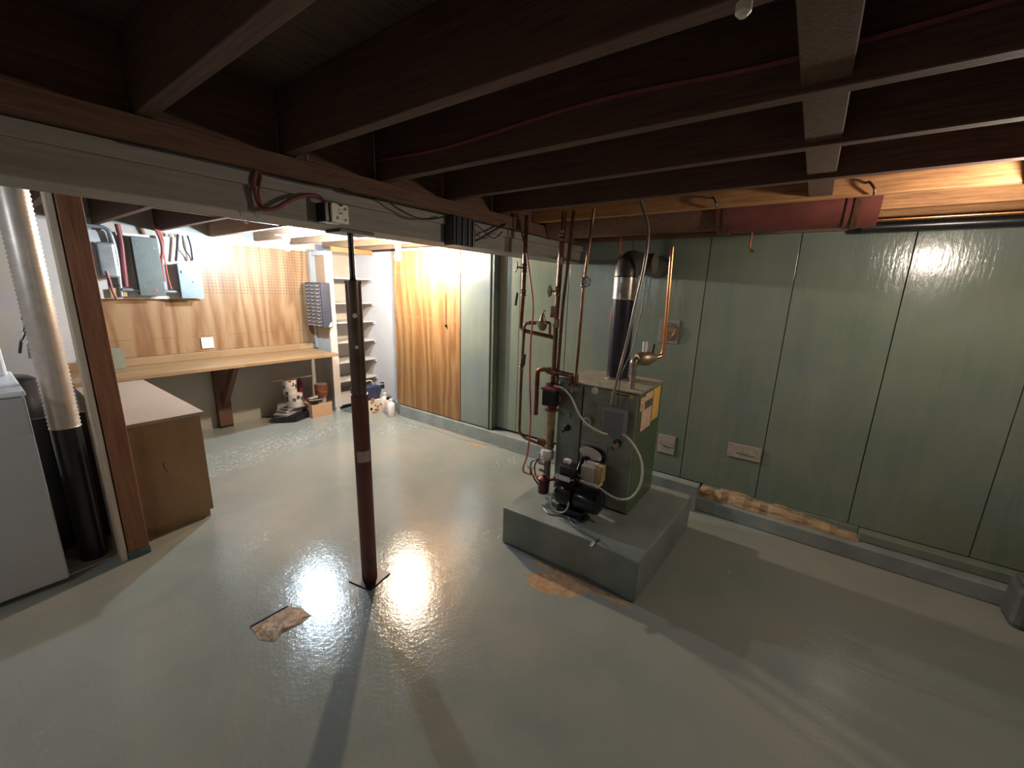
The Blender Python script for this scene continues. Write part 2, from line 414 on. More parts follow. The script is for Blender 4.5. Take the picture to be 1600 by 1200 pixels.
def glow(name, col, s):
    m, nt, bs = newmat(name)
    bs.inputs['Base Color'].default_value = (.9, .9, .9, 1)
    bs.inputs['Emission Color'].default_value = (*col, 1); bs.inputs['Emission Strength'].default_value = s
    return m
M['led'] = glow('led_glow', LED_COL, LED_W); M['warm'] = glow('warm_glow', WARM_COL, WARM_W); M['near'] = glow('near_glow', NEAR_COL, NEAR_W); M['laundry'] = glow('laundry_glow', LAUNDRY_COL, LAUNDRY_W)

# ------------------------------------------------------------------ room
YB, XW, XF, XS = 5.2, 3.26, 3.18, 3.42     # back wall, near right wall, proud far section, alcove wall by the shelves
ZJ, ZT = 2.05, 2.26
X0, Y0 = -1.3, -2.0
mk('floor', bx(X0-.1, XS+.2, Y0-.1, YB+.2, -.12, 0), M['floor'], origin=(0,0,0), kind='structure')
ceil = mk('ceiling', bx(X0-.1, XS+.2, Y0-.1, YB+.2, ZT, ZT+.08), M['subfloor'], origin=(0,0,ZT), kind='structure')
mk('wall_left', bx(X0-.1, X0, Y0-.1, YB+.2, 0, ZT), M['greywall'], origin=(0,0,0), kind='structure')
mk('wall_front', bx(X0, XS+.2, Y0-.1, Y0, 0, ZT), M['greywall'], origin=(0,0,0), kind='structure')
wb = mk('wall_back', bx(X0, XS+.1, YB, YB+.1, 0, ZT), M['greywall'], origin=(0,0,0), kind='structure')
wr = mk('wall_right', bx(XS, XS+.1, Y0, YB, 0, ZT), M['dark'], origin=(0,0,0), kind='structure')
# green sheets of the near wall: each a panel with an open joint
seams = [2.545, 2.29, 1.77, 1.22, .655, .128, -.404, -.955, -1.5, Y0+.005]
for i, (a, b) in enumerate(zip(seams, seams[1:])):
    d = random.uniform(-.0015, .0015)
    mk('panel', bx(XW+d, XW+.02, b+.0025, a-.0025, .17, 2.03), M['green'] if i > 3 else M['green'], wr, origin=(0,0,0), bevel=.0015)
mk('stud', bx(XW+.03, XS-.02, Y0+.01, 2.5, .17, 2.03), M['dark'], wr, origin=(0,0,0))
# proud section: pale green sheet, white edge strip, dark return
mk('panel', bx(XF, XF+.02, 2.62, 2.99, .16, 2.03), M['palegreen'], wr, origin=(0,0,0), bevel=.0015)
mk('edge_strip', bx(XF-.012, XF+.02, 2.585, 2.617, .16, 2.03), M['palegreen'], wr, origin=(0,0,0), bevel=.002)
mk('return_board', bx(XF, XW+.02, 2.55, 2.583, .16, 2.03), M['green'], wr, origin=(0,0,0))
for a, b in ((2.995, 3.52), (3.525, 4.08)):
    mk('plywood_sheet', bx(XF-.004, XF+.014, a, b, .155, 2.0), M['door'], wr, origin=(0,0,0), bevel=.001)
mk('backing', bx(XF+.03, XS-.01, 2.62, 4.07, .0, 2.03), M['white'], wr, origin=(0,0,0))
mk('white_board', bx(XS-.015, XS-.001, 4.1, YB-.01, 0, 2.03), M['whitewall'], wr, origin=(0,0,0))
# kerb along the foot of the right wall
mk('trim_1', prism(B(), [(XS-.02, 4.6), (XF-.02, 4.0), (XF-.03, 2.35), (3.135, .5), (XS-.02, .5)], 'z', 0, .145), M['kerb'], origin=(0,0,0), kind='structure', bevel=.008)
mk('trim_3', prism(B(), [(XS-.02, .497), (3.125, .497), (3.11, -1.0), (3.10, Y0+.01), (XS-.02, Y0+.01)], 'z', 0, .105), M['kerb'], origin=(0,0,0), kind='structure', bevel=.008)
mk('kerb_block', bx(3.085, 3.17, .485, 1.6, .0, .205), M['kerb'], bpy.data.objects['trim_1'], origin=(0,0,0), bevel=.006)
# floor skim patch in front of the kerb
bmp_ = prism(B(), [(3.13, 4.05), (3.02, 3.7), (3.08, 3.3), (3.05, 2.9), (3.10, 2.6), (3.14, 2.4), (3.16, 2.4), (3.17, 4.05)], 'z', 0, .004)
mk('skim_patch', bmp_, M['floor'], bpy.data.objects['floor'], origin=(0,0,0))
# rotten sill plate lying on the kerb
bm = B(); ys = [0.485-.05*i for i in range(20)]
rows = []
for i, y in enumerate(ys):
    k = 1-max(0, i-12)/7*.75; j = .012*random.random(); h = (.048+.02*random.random())*k
    xf = 3.150+j*1.4; rows.append([bm.verts.new((XW-.001, y, .106)), bm.verts.new((xf, y, .106)), bm.verts.new((xf+.006+j, y, .106+h*.55)), bm.verts.new((xf+.04+j, y, .110+h)), bm.verts.new((XW-.001, y, .112+h))])
for a, b in zip(rows, rows[1:]):
    for i in range(4): bm.faces.new((a[i], a[i+1], b[i+1], b[i]))
mk('painted_sill', bx(3.235, XW+.01, -.457, .484, .107, .168), M['green'], wr, origin=(0,0,0))
mk('painted_sill', bx(3.185, XW+.01, Y0+.02, -.46, .107, .165), M['green'], wr, origin=(0,0,0), bevel=.006)
mk('sill_plate', bm, M['rotwood'], wr, origin=(0,0,0))

# joists
def joists(xs, y0, y1, mat, zb=ZJ, t=.042):
    for x in xs:
        d = random.uniform(-.004, .004)
        mk('joist', bx(x, x+t, y0, y1, zb+d, ZT), mat(x) if callable(mat) else mat, ceil, origin=(x, y0, zb), bevel=.003)
joists([.395-.41*2-.41*1, .395-.41*2, .395-.41, .395, .80, 1.21, 1.625, 2.035, 2.45, 2.86, 3.21], Y0+.01, 1.655, lambda x: M['joistlit'] if x > 2.3 else M['joist'])  # shaded joist colour on the left, lit colour on the right
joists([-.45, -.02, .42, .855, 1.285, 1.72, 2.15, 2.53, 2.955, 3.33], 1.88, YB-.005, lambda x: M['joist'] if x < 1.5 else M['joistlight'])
nx = [.437, .842, 1.252, 1.667, 2.077, 2.492, 2.902]
for a, b in zip(nx, [.80, 1.21, 1.625, 2.035, 2.45, 2.86, 3.21]):
    mk('blocking', bx(a, b, .01, .10, ZJ+.012, ZT), M['block'], ceil, bevel=.002)
for a, b in ((-1.2, -.835), (-.793, -.425), (-.383, -.015), (.027, .395), (.437, .80), (.842, 1.21), (1.252, 1.625), (1.667, 2.035), (2.077, 2.45), (2.492, 2.86), (2.902, 3.21)):
    mk('blocking', bx(a-.004, b+.004, 1.66, 1.70, 2.046, ZT), M['ledger'], ceil, bevel=.002)  # bays over the beam filled with added blocks to stop light leaking
for a, b in ((.897, 1.285), (1.327, 1.72)):
    mk('blocking', bx(a, b, 3.62, 3.66, ZJ+.01, ZT), M['joist'], ceil)
mk('header_board', bx(2.83, 3.40, 4.785, 4.82, 1.99, 2.048), M['joistlit'], ceil)

# ------------------------------------------------------------------ main beam with its fittings
beam = thing('ceiling_beam', 'long grey painted timber beam crossing under the joists over the steel post', 'beam', (1.2, 1.77, 1.84))
mk('beam_timber', bx(X0+.01, XW-.01, 1.665, 1.88, 1.84, 2.045), M['beam'], beam, origin=(0, 1.77, 1.84), bevel=.006)
mk('shadow_lath', bx(X0+.01, XW-.01, 1.648, 1.664, 1.93, 1.975), M['beam'], beam, origin=(0, 1.66, 1.93), bevel=.003)  # strip added so that it casts the shadow band along the beam
mk('ledger_board', bx(X0+.01, XW-.05, 1.61, 1.664, 1.978, 2.047), M['ledger'], beam, origin=(0, 1.63, 1.98), bevel=.003, label='rough brown ledger board along the top of the beam')

def boxmesh(a): return bx(*a)
mk('joist_cable', tube(B(), [(1.204, 1.62, 2.13), (1.203, 1.2, 2.115), (1.204, .6, 2.14), (1.203, .1, 2.12), (1.204, -.6, 2.15)], .006, 6, True), M['redcable'], smooth=True,
   label='dim maroon cable stapled along the side of a dark joist', cat='cable')
# surface outlet with pale yellow face
o1 = thing('switch_box', 'black junction box with a pale yellow perforated cover on the beam', 'electrical box', (.98, 1.64, 1.84))
mk('box_body', bx(.93, 1.018, 1.60, 1.664, 1.842, 1.915), M['black'], o1, bevel=.003)
p = prism(B(), [(.952,1.842),(1.026,1.842),(1.026,1.908),(1.018,1.914),(1.004,1.913),(.992,1.905),(.978,1.913),(.962,1.916),(.952,1.910)], 'y', 1.588, 1.60)
mk('cover', p, M['porcelain'], o1, bevel=.002)
for (x, z, r) in ((1.011, 1.898, .006), (.985, 1.892, .003), (1.010, 1.856, .006), (.976, 1.860, .007), (.997, 1.858, .002), (1.0, 1.894, .002)):
    mk('hole', cyl(B(), (x, 1.5895, z), (x, 1.5865, z), r, n=10), M['black'], o1)
mk('hole', bx(.982, .998, 1.5865, 1.5895, 1.876, 1.882), M['black'], o1)
o2 = thing('junction_box', 'dark taped junction box on the beam right of the steel post', 'electrical box', (1.72, 1.62, 1.82))
mk('box_body', bx(1.635, 1.80, 1.585, 1.664, 1.825, 1.972), M['navy'], o2, bevel=.004)
for x in (1.655, 1.70, 1.745, 1.782):
    mk('ridge', cyl(B(), (x, 1.583, 1.828), (x, 1.583, 1.968), .009, n=8), M['black'], o2, smooth=True)
bt = lambda px, py, y=1.64: at(px, py, 'y', y)
mk('looped_cable', tube(B(), [bt(402,262), bt(396,285), bt(404,318), bt(415,327,1.62), bt(432,325,1.62), bt(455,312,1.62), bt(480,305,1.62), bt(498,307,1.62), bt(508,318,1.61)], .0075, 8, True), M['redcable'], smooth=True,
   label='maroon cable looping down the beam to the yellow faced box', cat='cable')
mk('second_loop_cable', tube(B(), [bt(402,262), bt(408,275), bt(404,300), bt(408,322)], .004, 8, True), M['redcable'], smooth=True,
   label='thin maroon cable hanging beside the looped cable on the beam', cat='cable')
mk('stapled_cable', tube(B(), [bt(185,221,1.643), bt(300,246,1.643), bt(400,269,1.643), bt(470,286,1.643), bt(530,297,1.643)], .0035, 6, True), M['blackcable'], smooth=True,
   label='straight thin black cable stapled along the left half of the beam', cat='cable')
mk('drooping_cable', tube(B(), [bt(520,285), bt(545,300,1.60), bt(600,312,1.60), bt(620,325,1.60), bt(650,340,1.60), bt(675,342,1.60), bt(697,338,1.60)], .0035, 6, True), M['blackcable'], smooth=True,
   label='black cable drooping along the beam into the dark junction box', cat='cable')
mk('crossed_cable', tube(B(), [bt(728,344,1.60), bt(745,352,1.60), bt(770,372,1.6), bt(785,362,1.6)], .0035, 6, True), M['blackcable'], smooth=True,
   label='short thin black cable leaving the junction box to the right', cat='cable')
mk('crossed_cable', tube(B(), [bt(730,378,1.60), bt(748,374,1.60), bt(768,362,1.59), bt(790,350,1.6)], .006, 6, True), M['blackcable'], smooth=True,
   label='thicker black cable rising from the junction box towards the joists', cat='cable')
for i, (px, py, lab) in enumerate(((375, 340, 'small steel hook under the beam, the larger of two'), (399, 350, 'tiny steel hook under the beam, nearest the white bulb'))):
    c = bt(px, py, 1.66); s = (1.3, .6)[i]; c.z = 1.842
    mk('ceiling_hook', tube(B(), [c, c+Vector((0,-.008*s,-.012*s)), c+Vector((.004,-.012*s,-.03*s)), c+Vector((.014*s,-.01*s,-.03*s)), c+Vector((.018*s,-.008*s,-.012*s))], .0018, 6, True), M['metergrey'], smooth=True, label=lab, cat='hook')
c = at(480, 252, 'z', ZJ-.002)
mk('screw_hook', cyl(B(), (c.x, c.y, ZJ+.02), (c.x, c.y, ZJ-.018), .006, n=8), M['metergrey'], label='small shiny screw eye under the dark joist above the beam', cat='hook')

# ------------------------------------------------------------------ steel post
PX, PY = 1.147, 1.773
post = thing('steel_post', 'maroon adjustable steel jack post standing in the middle of the floor', 'post', (PX, PY, 0))
bm = obox(B(), (PX, PY, .004), (.075, .015, 0), (-.015, .075, 0), (0, 0, .004)); mk('base_plate', bm, M['steeldark'], post)
zj = 1.07
mk('lower_tube', lathe(B(), (PX, PY, .008), [(.041, 0), (.041, zj-.02), (.0415, zj-.012), (.036, zj-.008)]), M['steelpost'], post, smooth=True)
mk('upper_tube', lathe(B(), (PX, PY, zj-.002), [(.0365, 0), (.0365, 1.61-zj), (.040, 1.61-zj), (.040, 1.622-zj), (.030, 1.624-zj)]), M['posttube'], post, smooth=True)
mk('jack_screw', lathe(B(), (PX, PY, 1.615), [(.022, 0), (.014, .012), (.0125, .03), (.0125, .212)], n=16), M['steeldark'], post, smooth=True)
mk('top_plate', bx(PX-.085, PX+.085, PY-.06, PY+.06, 1.827, 1.839), M['steeldark'], post)
dv = Vector((-PX, -PY, 0)).normalized()
for z, r in ((1.46, .011), (1.31, .0085)):
    c = Vector((PX, PY, z))+dv*.0355
    mk('pin_hole', cyl(B(), c, c+dv*.003, r, n=14), M['heightwhite'], post, label='pale round pin hole')
bm = B(); n = 10
pts = []
for i in range(n+1):
    a = math.atan2(dv.y, dv.x)+math.radians(-42+95*i/n); pts.append((PX+.0425*math.cos(a), PY+.0425*math.sin(a)))
lo = [bm.verts.new((x, y, .715)) for x, y in pts]; hi = [bm.verts.new((x, y, .775)) for x, y in pts]
for i in range(n): bm.faces.new((lo[i], lo[i+1], hi[i+1], hi[i]))
mk('tape_label', bm, M['tape'], post, label='beige strip of tape round the tube')

# ------------------------------------------------------------------ left: timber post, stud, duct, dryer
bm = bx(.383, .475, 2.99, 3.10, .045, 2.05)
tp = thing('timber_post', 'brown square timber post between the dark gap and the low cabinet', 'post', (.41, 3.04, 0))
mk('timber', bm, M['post'], tp, bevel=.004)
mk('foot_block', bx(.378, .478, 2.985, 3.105, 0, .045), M['slate'], tp, bevel=.003, label='grey painted foot of the post')
mk('timber_stud', bx(.349, .377, 2.995, 3.08, 0, 2.05), M['stud'], label='pale narrow wooden stud just left of the brown timber post', cat='stud', bevel=.003)
mk('white_board', bx(.50, .66, YB-.03, YB-.002, .0, 2.05), M['white'], wb, origin=(0,0,0))
# ribbed flexible duct
HX, HY = .268, 3.2
bm = B(); prof = []
z = .80; k = 0
while z < 2.18:
    prof.append((.058 if k % 2 else .0635, z)); z += .011; k += 1
lathe(bm, (HX, HY, 0), prof, n=28)
mk('flexible_duct', bm, M['flex'], smooth=True, autosm=80, label='ribbed metallic dryer duct hanging beside the dryer', cat='duct')
mk('gap_shade_tube', tube(B(), [(HX, HY, .798), (HX, HY, .45), (HX, HY, 0)], .060, 20), M['black'], smooth=True, label='added black tube standing for the dark gap under the ribbed duct', cat='pipe')  # black tube added where the gap is only dark
mk('gap_shade_sheet', bx(.16, .375, 3.40, 3.415, 0, .82), M['black'], label='added black sheet standing for the dark in the gap beside the dryer', cat='board')  # black sheet put in to make the gap read as deep shade
dr = thing('clothes_dryer', 'grey white clothes dryer cut off by the left picture edge', 'dryer', (-.2, 3.35, 0))
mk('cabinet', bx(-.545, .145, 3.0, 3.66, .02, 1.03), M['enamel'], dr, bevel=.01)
mk('top_panel', bx(-.55, .15, 2.995, 3.68, 1.032, 1.06), M['litenamel'], dr, bevel=.008, label='enamel top coloured bluish white for the light on it')
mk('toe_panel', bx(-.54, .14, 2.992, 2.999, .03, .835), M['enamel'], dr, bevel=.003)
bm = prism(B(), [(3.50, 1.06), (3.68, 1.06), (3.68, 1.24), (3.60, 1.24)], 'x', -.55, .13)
mk('control_console', bm, M['litenamel'], dr, bevel=.012, label='sloping control console')
for x in (-.5, .1): mk('foot', cyl(B(), (x, 3.06, 0), (x, 3.06, .02), .02, n=12), M['black'], dr)
# hanging cord with two white plugs
cpt = lambda px, py: at(px, py, 'y', 3.4)
cord = thing('cord_cleat', 'dark cord with two white toggles hanging by the ribbed duct', 'cord', cpt(37, 520))
mk('cord_line', tube(B(), [cpt(37,490), cpt(39,505), cpt(38,520), cpt(33,535), cpt(31,552)], .006, 8, True), M['blackcable'], cord, smooth=True)
mk('cord_knob', lathe(B(), cpt(38,497), [(.004,-.014), (.012,-.008), (.012,.008), (.004,.014)], n=12), M['black'], cord, smooth=True)
for a, b in (((29, 531), (34, 518)), ((38, 536), (45, 526))):
    mk('toggle', cyl(B(), cpt(*a), cpt(*b), .012, n=12), M['heightwhite'], cord, smooth=True, label='white toggle')
mk('wall_conduit', tube(B(), [cpt(22,400), cpt(38,480), cpt(48,560)], .008, 8, True), M['conduitgrey'], smooth=True, label='thin brown pipe behind the left edge of the ribbed duct', cat='pipe')
mk('shade_drum', lathe(B(), (.12, 3.85, 0), [(.10, 0), (.13, .6), (.13, .98), (.10, 1.0)], n=20), M['black'], smooth=True, label='added black drum standing for the dark behind the dryer', cat='shade_filler')  # added black filler for the darkness behind the dryer

# ------------------------------------------------------------------ low cabinet
cb = thing('low_cabinet', 'brown board cabinet with beige laminate top behind the timber post', 'cabinet', (.68, 3.85, 0))
mk('cabinet_body', bx(.48, .865, 3.17, 4.55, .05, .735), M['cabside'], cb, bevel=.002)
mk('plinth', bx(.48, .845, 3.18, 4.55, 0, .05), M['cabside'], cb)
mk('cabinet_top', bx(.475, .885, 3.155, 4.56, .735, .756), M['cabtop'], cb, bevel=.002, label='beige laminate top')
c = at(262, 745, 'y', 3.168)
mk('scuff', tube(B(), [at(255,722,'y',3.1705), at(257,732,'y',3.1705), at(263,738,'y',3.1705)], .0025, 5, True), M['black'], cb)

# ------------------------------------------------------------------ workbench
wbn = thing('workbench', 'long butcher block workbench along the pegboard wall', 'workbench', (1.7, 4.85, 0))
mk('bench_top', bx(.47, 2.70, 4.56, 5.165, .757, .79), M['bench'], wbn, origin=(0, 4.85, .757), bevel=.003)
mk('backsplash', bx(.47, 2.70, 5.13, 5.165, .791, .865), M['bench'], wbn, origin=(0, 5.14, .79), bevel=.003)
lg = mk('support_leg', bx(1.57, 1.70, 5.12, 5.19, .02, .755), M['joist'], wbn, bevel=.003)
bm = prism(B(), [(4.66, .755), (4.80, .755), (5.12, .33), (5.12, .22)], 'x', 1.615, 1.665)
mk('brace', bm, M['joist'], wbn, bevel=.002)
mk('leg_block', bx(1.575, 1.695, 5.115, 5.195, 0, .02), M['black'], wbn)
# pegboard above
mk('pegboard', bx(.67, 2.735, 5.17, 5.185, .866, 1.99), M['peg'], label='orange toned plywood pegboard filling the wall above the workbench', cat='pegboard')
ob = thing('wall_outlet', 'white double wall socket low on the pegboard above the bench', 'outlet', at(323, 540, 'y', 5.165))
c = at(324, 536, 'y', 5.165)
mk('outlet_plate', bx(c.x-.055, c.x+.055, 5.155, 5.169, c.z-.055, c.z+.06), M['heightwhite'], ob, bevel=.004)
for dx in (-.022, .022): mk('socket_face', bx(c.x+dx-.016, c.x+dx+.016, 5.151, 5.156, c.z-.03, c.z+.03), M['offwhite'], ob, bevel=.003)
mk('leaning_plate', obox(B(), (.795, 5.06, .885), (.085, 0, 0), (0, .006, .0), (0, .02, .093)), M['olive'], label='square olive plate leaning on the left end of the bench', cat='plate')

# ------------------------------------------------------------------ electrical board
eb = mk('meter_board', bx(.80, 1.57, 5.125, 5.168, 1.415, 2.0), M['white'], label='white painted backing board for the electrical panels', cat='board')
ep = thing('breaker_panel', 'large dark grey breaker panel, taller of the two on the white board', 'electrical panel', (1.17, 5.08, 1.45))
mk('enclosure', bx(1.07, 1.24, 5.03, 5.124, 1.455, 1.965), M['panelgrey'], ep, bevel=.004)
mk('door_cover', bx(1.062, 1.248, 5.018, 5.029, 1.448, 1.972), M['panelgrey'], ep, bevel=.004)
for x, z in ((1.09, 1.90), (1.215, 1.88), (1.225, 1.57), (1.10, 1.53)): mk('screw', cyl(B(), (x, 5.018, z), (x, 5.013, z), .006, n=8), M['metergrey'], ep)
mk('red_mark', cyl(B(), (1.18, 5.018, 1.50), (1.18, 5.014, 1.50), .010, n=10), M['orangehose'], ep, label='small red mark')
e2 = thing('disconnect_panel', 'smaller blue grey electrical box right of the breaker panel', 'electrical panel', (1.45, 5.08, 1.43))
mk('enclosure', bx(1.38, 1.55, 5.03, 5.124, 1.430, 1.755), M['panelblue'], e2, bevel=.004)
mk('door_cover', bx(1.368, 1.556, 5.016, 5.029, 1.424, 1.762), M['panelblue'], e2, bevel=.004)
mk('latch', bx(1.388, 1.394, 5.009, 5.016, 1.665, 1.69), M['black'], e2)
mk('knockout', cyl(B(), (1.475, 5.016, 1.585), (1.475, 5.011, 1.585), .009, n=10), M['panelgrey'], e2)
mk('power_meter', bx(.83, .945, 5.0, 5.124, 1.60, 1.90), M['metergrey'], label='old galvanised meter box beside the timber post', cat='meter', bevel=.02)
mk('meter_lens', bx(.85, .93, 4.985, 4.999, 1.53, 1.598), M['black'], label='dark glass block under the galvanised meter box', cat='meter', bevel=.01)
mk('paper_tag', obox(B(), (.93, 5.09, 1.475), (.055, 0, .005), (0, .002, 0), (0, 0, .04)), M['amber'], label='crumpled tan tag hanging under the meter box', cat='tag')
E_ = lambda px, py, y=5.08: at(px, py, 'y', y)
mk('service_conduit', tube(B(), [E_(135,352), E_(165,357), E_(176,375), E_(183,405), E_(187,440), E_(190,463)], .016, 10, True), M['metergrey'], smooth=True, label='grey conduit bending down past the meter box', cat='conduit')
mk('link_conduit', cyl(B(), (.95, 5.07, 1.50), (1.07, 5.07, 1.50), .016, n=12), M['metergrey'], smooth=True, label='short conduit between meter and breaker panel', cat='conduit')
mk('link_conduit', cyl(B(), (1.24, 5.07, 1.487), (1.38, 5.07, 1.487), .016, n=12), M['metergrey'], smooth=True, label='short conduit between breaker panel and blue grey box', cat='conduit')
mk('maroon_conduit', tube(B(), [E_(183,350), E_(190,380), E_(193,410), E_(197,448)], .020, 10, True), M['redcable'], smooth=True, label='thick maroon cable bundle left of the breaker panel', cat='cable')
for i, (pts, r, m_, lab) in enumerate((
    ([(247,355),(255,375),(256,395),(262,430),(268,452)], .006, 'orangehose', 'thin pale red cable right of the breaker panel'),
    ([(240,352),(250,372),(254,392),(252,410),(256,440)], .014, 'redcable', 'thick maroon cable right of the breaker panel'),
    ([(237,385),(246,390),(251,402),(250,415)], .005, 'copper', 'short bare cable curling from the breaker panel side'),
    ([(278,366),(277,385),(275,408)], .011, 'blackcable', 'straight black cable dropping into the blue grey box'),
    ([(285,368),(288,388),(296,400),(299,408)], .006, 'blackcable', 'curved black cable right of the straight one'),
    ([(293,368),(298,385),(301,407)], .008, 'blackcable', 'black cable at the right edge of the white board'),
    ([(166,423),(172,440),(176,455),(183,468)], .010, 'redcable', 'maroon cable end hanging by the timber post'))):
    mk('panel_cable', tube(B(), [E_(*q, 5.07 if i != 6 else 4.985) for q in pts], r, 8, True), M[m_], smooth=True, label=lab, cat='cable')

# ------------------------------------------------------------------ shelf unit
SX, SY = 2.74, 4.79
sh = thing('shelving_unit', 'built-in white shelving unit in the back right corner', 'shelf', (3.05, 5.0, 0))
bm = bx(2.755, 2.79, 4.80, YB-.005, .0, 1.53)
mk('side_panel', bm, M['whitewall'], sh, bevel=.002)
mk('front_stile', bx(2.735, 2.825, 4.77, 4.80, .05, 1.99), M['whitewood'], sh, bevel=.002)
mk('stile_foot', bx(2.745, 2.80, 4.775, 4.81, 0, .05), M['whitewood'], sh)
mk('rear_stile', bx(2.74, 2.79, 5.10, 5.19, 1.53, 1.99), M['whitewood'], sh, bevel=.002)
mk('wall_stile', bx(2.737, 2.752, 5.11, 5.165, .80, 1.99), M['whitewood'], sh, bevel=.002)
mk('top_rail', bx(2.745, 2.79, 4.80, 5.10, 1.94, 1.99), M['whitewood'], sh, bevel=.002)
mk('inner_panel', bx(2.79, 2.80, 4.80, 5.17, 1.53, 1.94), M['cardboard'], sh)
mk('back_panel', bx(2.795, XS-.016, 5.172, 5.19, .05, 1.98), M['whitewood'], sh)
for z in (1.69, 1.382, 1.139, .885, .625, .378):
    s = mk('shelf_board', bx(2.80, XS-.02, 4.80, 5.17, z-.018, z), M['whitewood'], sh, bevel=.0015)
    mk('cleat', bx(XS-.035, XS-.016, 4.79, 5.17, z-.045, z-.019), M['whitewood'], sh)
    mk('cleat', bx(2.80, 2.83, 4.803, 5.17, z-.045, z-.019), M['whitewood'], sh)
mk('bottom_board', bx(2.80, XS-.02, 4.79, 5.17, .06, .19), M['whitewood'], sh, bevel=.002)
mk('toe_shade', bx(2.81, XS-.03, 4.86, 5.17, .0, .06), M['black'], sh)  # black block painted in for the shade of the open toe gap
# drawer organiser
og = thing('drawer_organiser', 'navy small-parts organiser hung on the side of the shelving unit', 'organiser', (2.69, 4.95, 1.09))
mk('case', bx(2.635, 2.752, 4.735, 5.10, 1.085, 1.62), M['navy'], og, bevel=.005)
proto = None
for r in range(12):
    for k in range(3):
        y = 4.757+k*.112; z = 1.100+r*.0428
        if proto is None:
            proto = mk('drawer', box(bx(2.627, 2.634, y, y+.104, z, z+.034), 2.618, 2.627, y+.03, y+.074, z+.003, z+.012), M['drawer'], og)
            proto.data.materials.append(M['drawerlip'])
            for p_ in proto.data.polygons[6:]: p_.material_index = 1
            base = (y, z)
        else:
            c = proto.copy(); COL.objects.link(c); c.parent = og
            c.location = proto.location + Vector((0, y-base[0], z-base[1]))
mk('sticker', prism(B(), [(2.70, 1.095), (2.742, 1.095), (2.742, 1.15), (2.73, 1.15)], 'y', 4.732, 4.7345), M['heightwhite'], og, label='white corner sticker')
# window latch cord on plywood door
c = at(695, 458, 'x', XF-.01)
mk('hanging_chain', tube(B(), [(XF-.012, 3.2, 1.55), (XF-.012, 3.2, 1.22)], .003, 6), M['blackcable'], label='thin dark chain hanging on the plywood panel', cat='chain')
mk('chain_weight', lathe(B(), (XF-.016, 3.2, 1.185), [(.004, 0), (.011, .01), (.011, .024), (.004, .034)], n=10), M['black'], smooth=True, label='small dark weight at the end of the hanging chain', cat='weight')

# ------------------------------------------------------------------ bulbs
def bulb(name_label, c, mat, r=.034, zc=2.05, reflect=False):
    c = Vector(c)
    t = thing('light_bulb', name_label, 'light bulb', (c.x, c.y, c.z))
    bm = B(); prof = []
    for i in range(13):
        a = -math.pi/2+math.pi*i/12; prof.append((r*math.cos(a), r*math.sin(a)))
    prof = prof[:11]+[(r*.5, r*1.05), (r*.42, r*1.3)]
    mk('glass', lathe(bm, c, prof, n=24), mat, t, smooth=True)
    mk('screw_cap', cyl(B(), c+Vector((0,0,r*1.31)), c+Vector((0,0,r*1.31+.012)), r*.4, n=16), M['metergrey'], t, smooth=True)
    s = thing('lamp_socket', 'porcelain socket holding the '+name_label, 'lamp socket', (c.x, c.y, zc))
    z0 = c.z+r*1.31+.0125
    mk('socket_body', lathe(B(), (c.x, c.y, z0), [(.02, 0), (.024, .006), (.03, max(.02, (zc-z0)*.5)), (.045, zc-z0-.001)], n=20), M['porcelain'], s, smooth=True)
    return t
bulb('cold white LED bulb on the ceiling over the workbench', (1.99, 4.11, 1.93), M['led'], .030, 2.04)
mk('bulb_board', bx(1.93, 2.06, 3.98, 4.22, 2.041, 2.052), M['panelblue'], label='blue grey mounting plate above the cold white bulb', cat='plate')
bulb('warm bulb on the ceiling before the plywood panels', (2.74, 3.43, 1.89), M['warm'], .036, 2.04)
mk('bulb_board', bx(2.56, 2.95, 3.36, 3.50, 2.041, 2.052), M['joistlight'], label='wooden mounting board above the warm bulb', cat='board')
bulb('warm bulb out of the frame to the right', (2.25, -.63, 1.895), M['near'], .034, 2.04)
mk('bulb_board', bx(2.07, 2.46, -.70, -.56, 2.041, 2.052), M['joist'], label='mounting board above the bulb right of the frame', cat='board')

bulb('cold bulb over the laundry corner beyond the left picture edge', (-.75, 2.5, 1.90), M['laundry'], .034, 2.04)
mk('bulb_board', bx(-.90, -.60, 2.43, 2.57, 2.041, 2.049), M['joist'], label='mounting board above the laundry bulb beyond the left edge', cat='board')

# ------------------------------------------------------------------ boiler pad and boiler
pad = thing('boiler_pad', 'grey green painted concrete pad under the boiler', 'concrete pad', (2.4, .95, 0))
bm = prism(B(), [(1.885, .52), (1.905, .80), (1.890, 1.1), (1.878, 1.40), (2.5, 1.42), (2.83, 1.42), (2.83, .475), (2.4, .49)], 'z', 0, .25)
mk('pad_slab', bm, M['padside'], pad, origin=(0,0,0), bevel=.010)
BX0, BX1, BY0, BY1, BZ0, BZ1 = 2.28, 2.75, .735, 1.27, .251, 1.04
bo = thing('boiler', 'squat green oil-fired boiler on the concrete pad', 'boiler', (2.5, 1.0, BZ0))
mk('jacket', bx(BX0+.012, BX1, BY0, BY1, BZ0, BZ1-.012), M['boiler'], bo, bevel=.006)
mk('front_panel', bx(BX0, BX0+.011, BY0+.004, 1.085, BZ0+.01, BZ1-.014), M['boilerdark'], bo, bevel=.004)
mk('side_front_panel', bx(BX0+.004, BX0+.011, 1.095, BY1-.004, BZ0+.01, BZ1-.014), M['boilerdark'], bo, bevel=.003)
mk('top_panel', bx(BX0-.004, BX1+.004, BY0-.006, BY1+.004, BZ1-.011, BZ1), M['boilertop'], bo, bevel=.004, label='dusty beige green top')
F_ = lambda px, py, x=BX0: at(px, py, 'x', x)
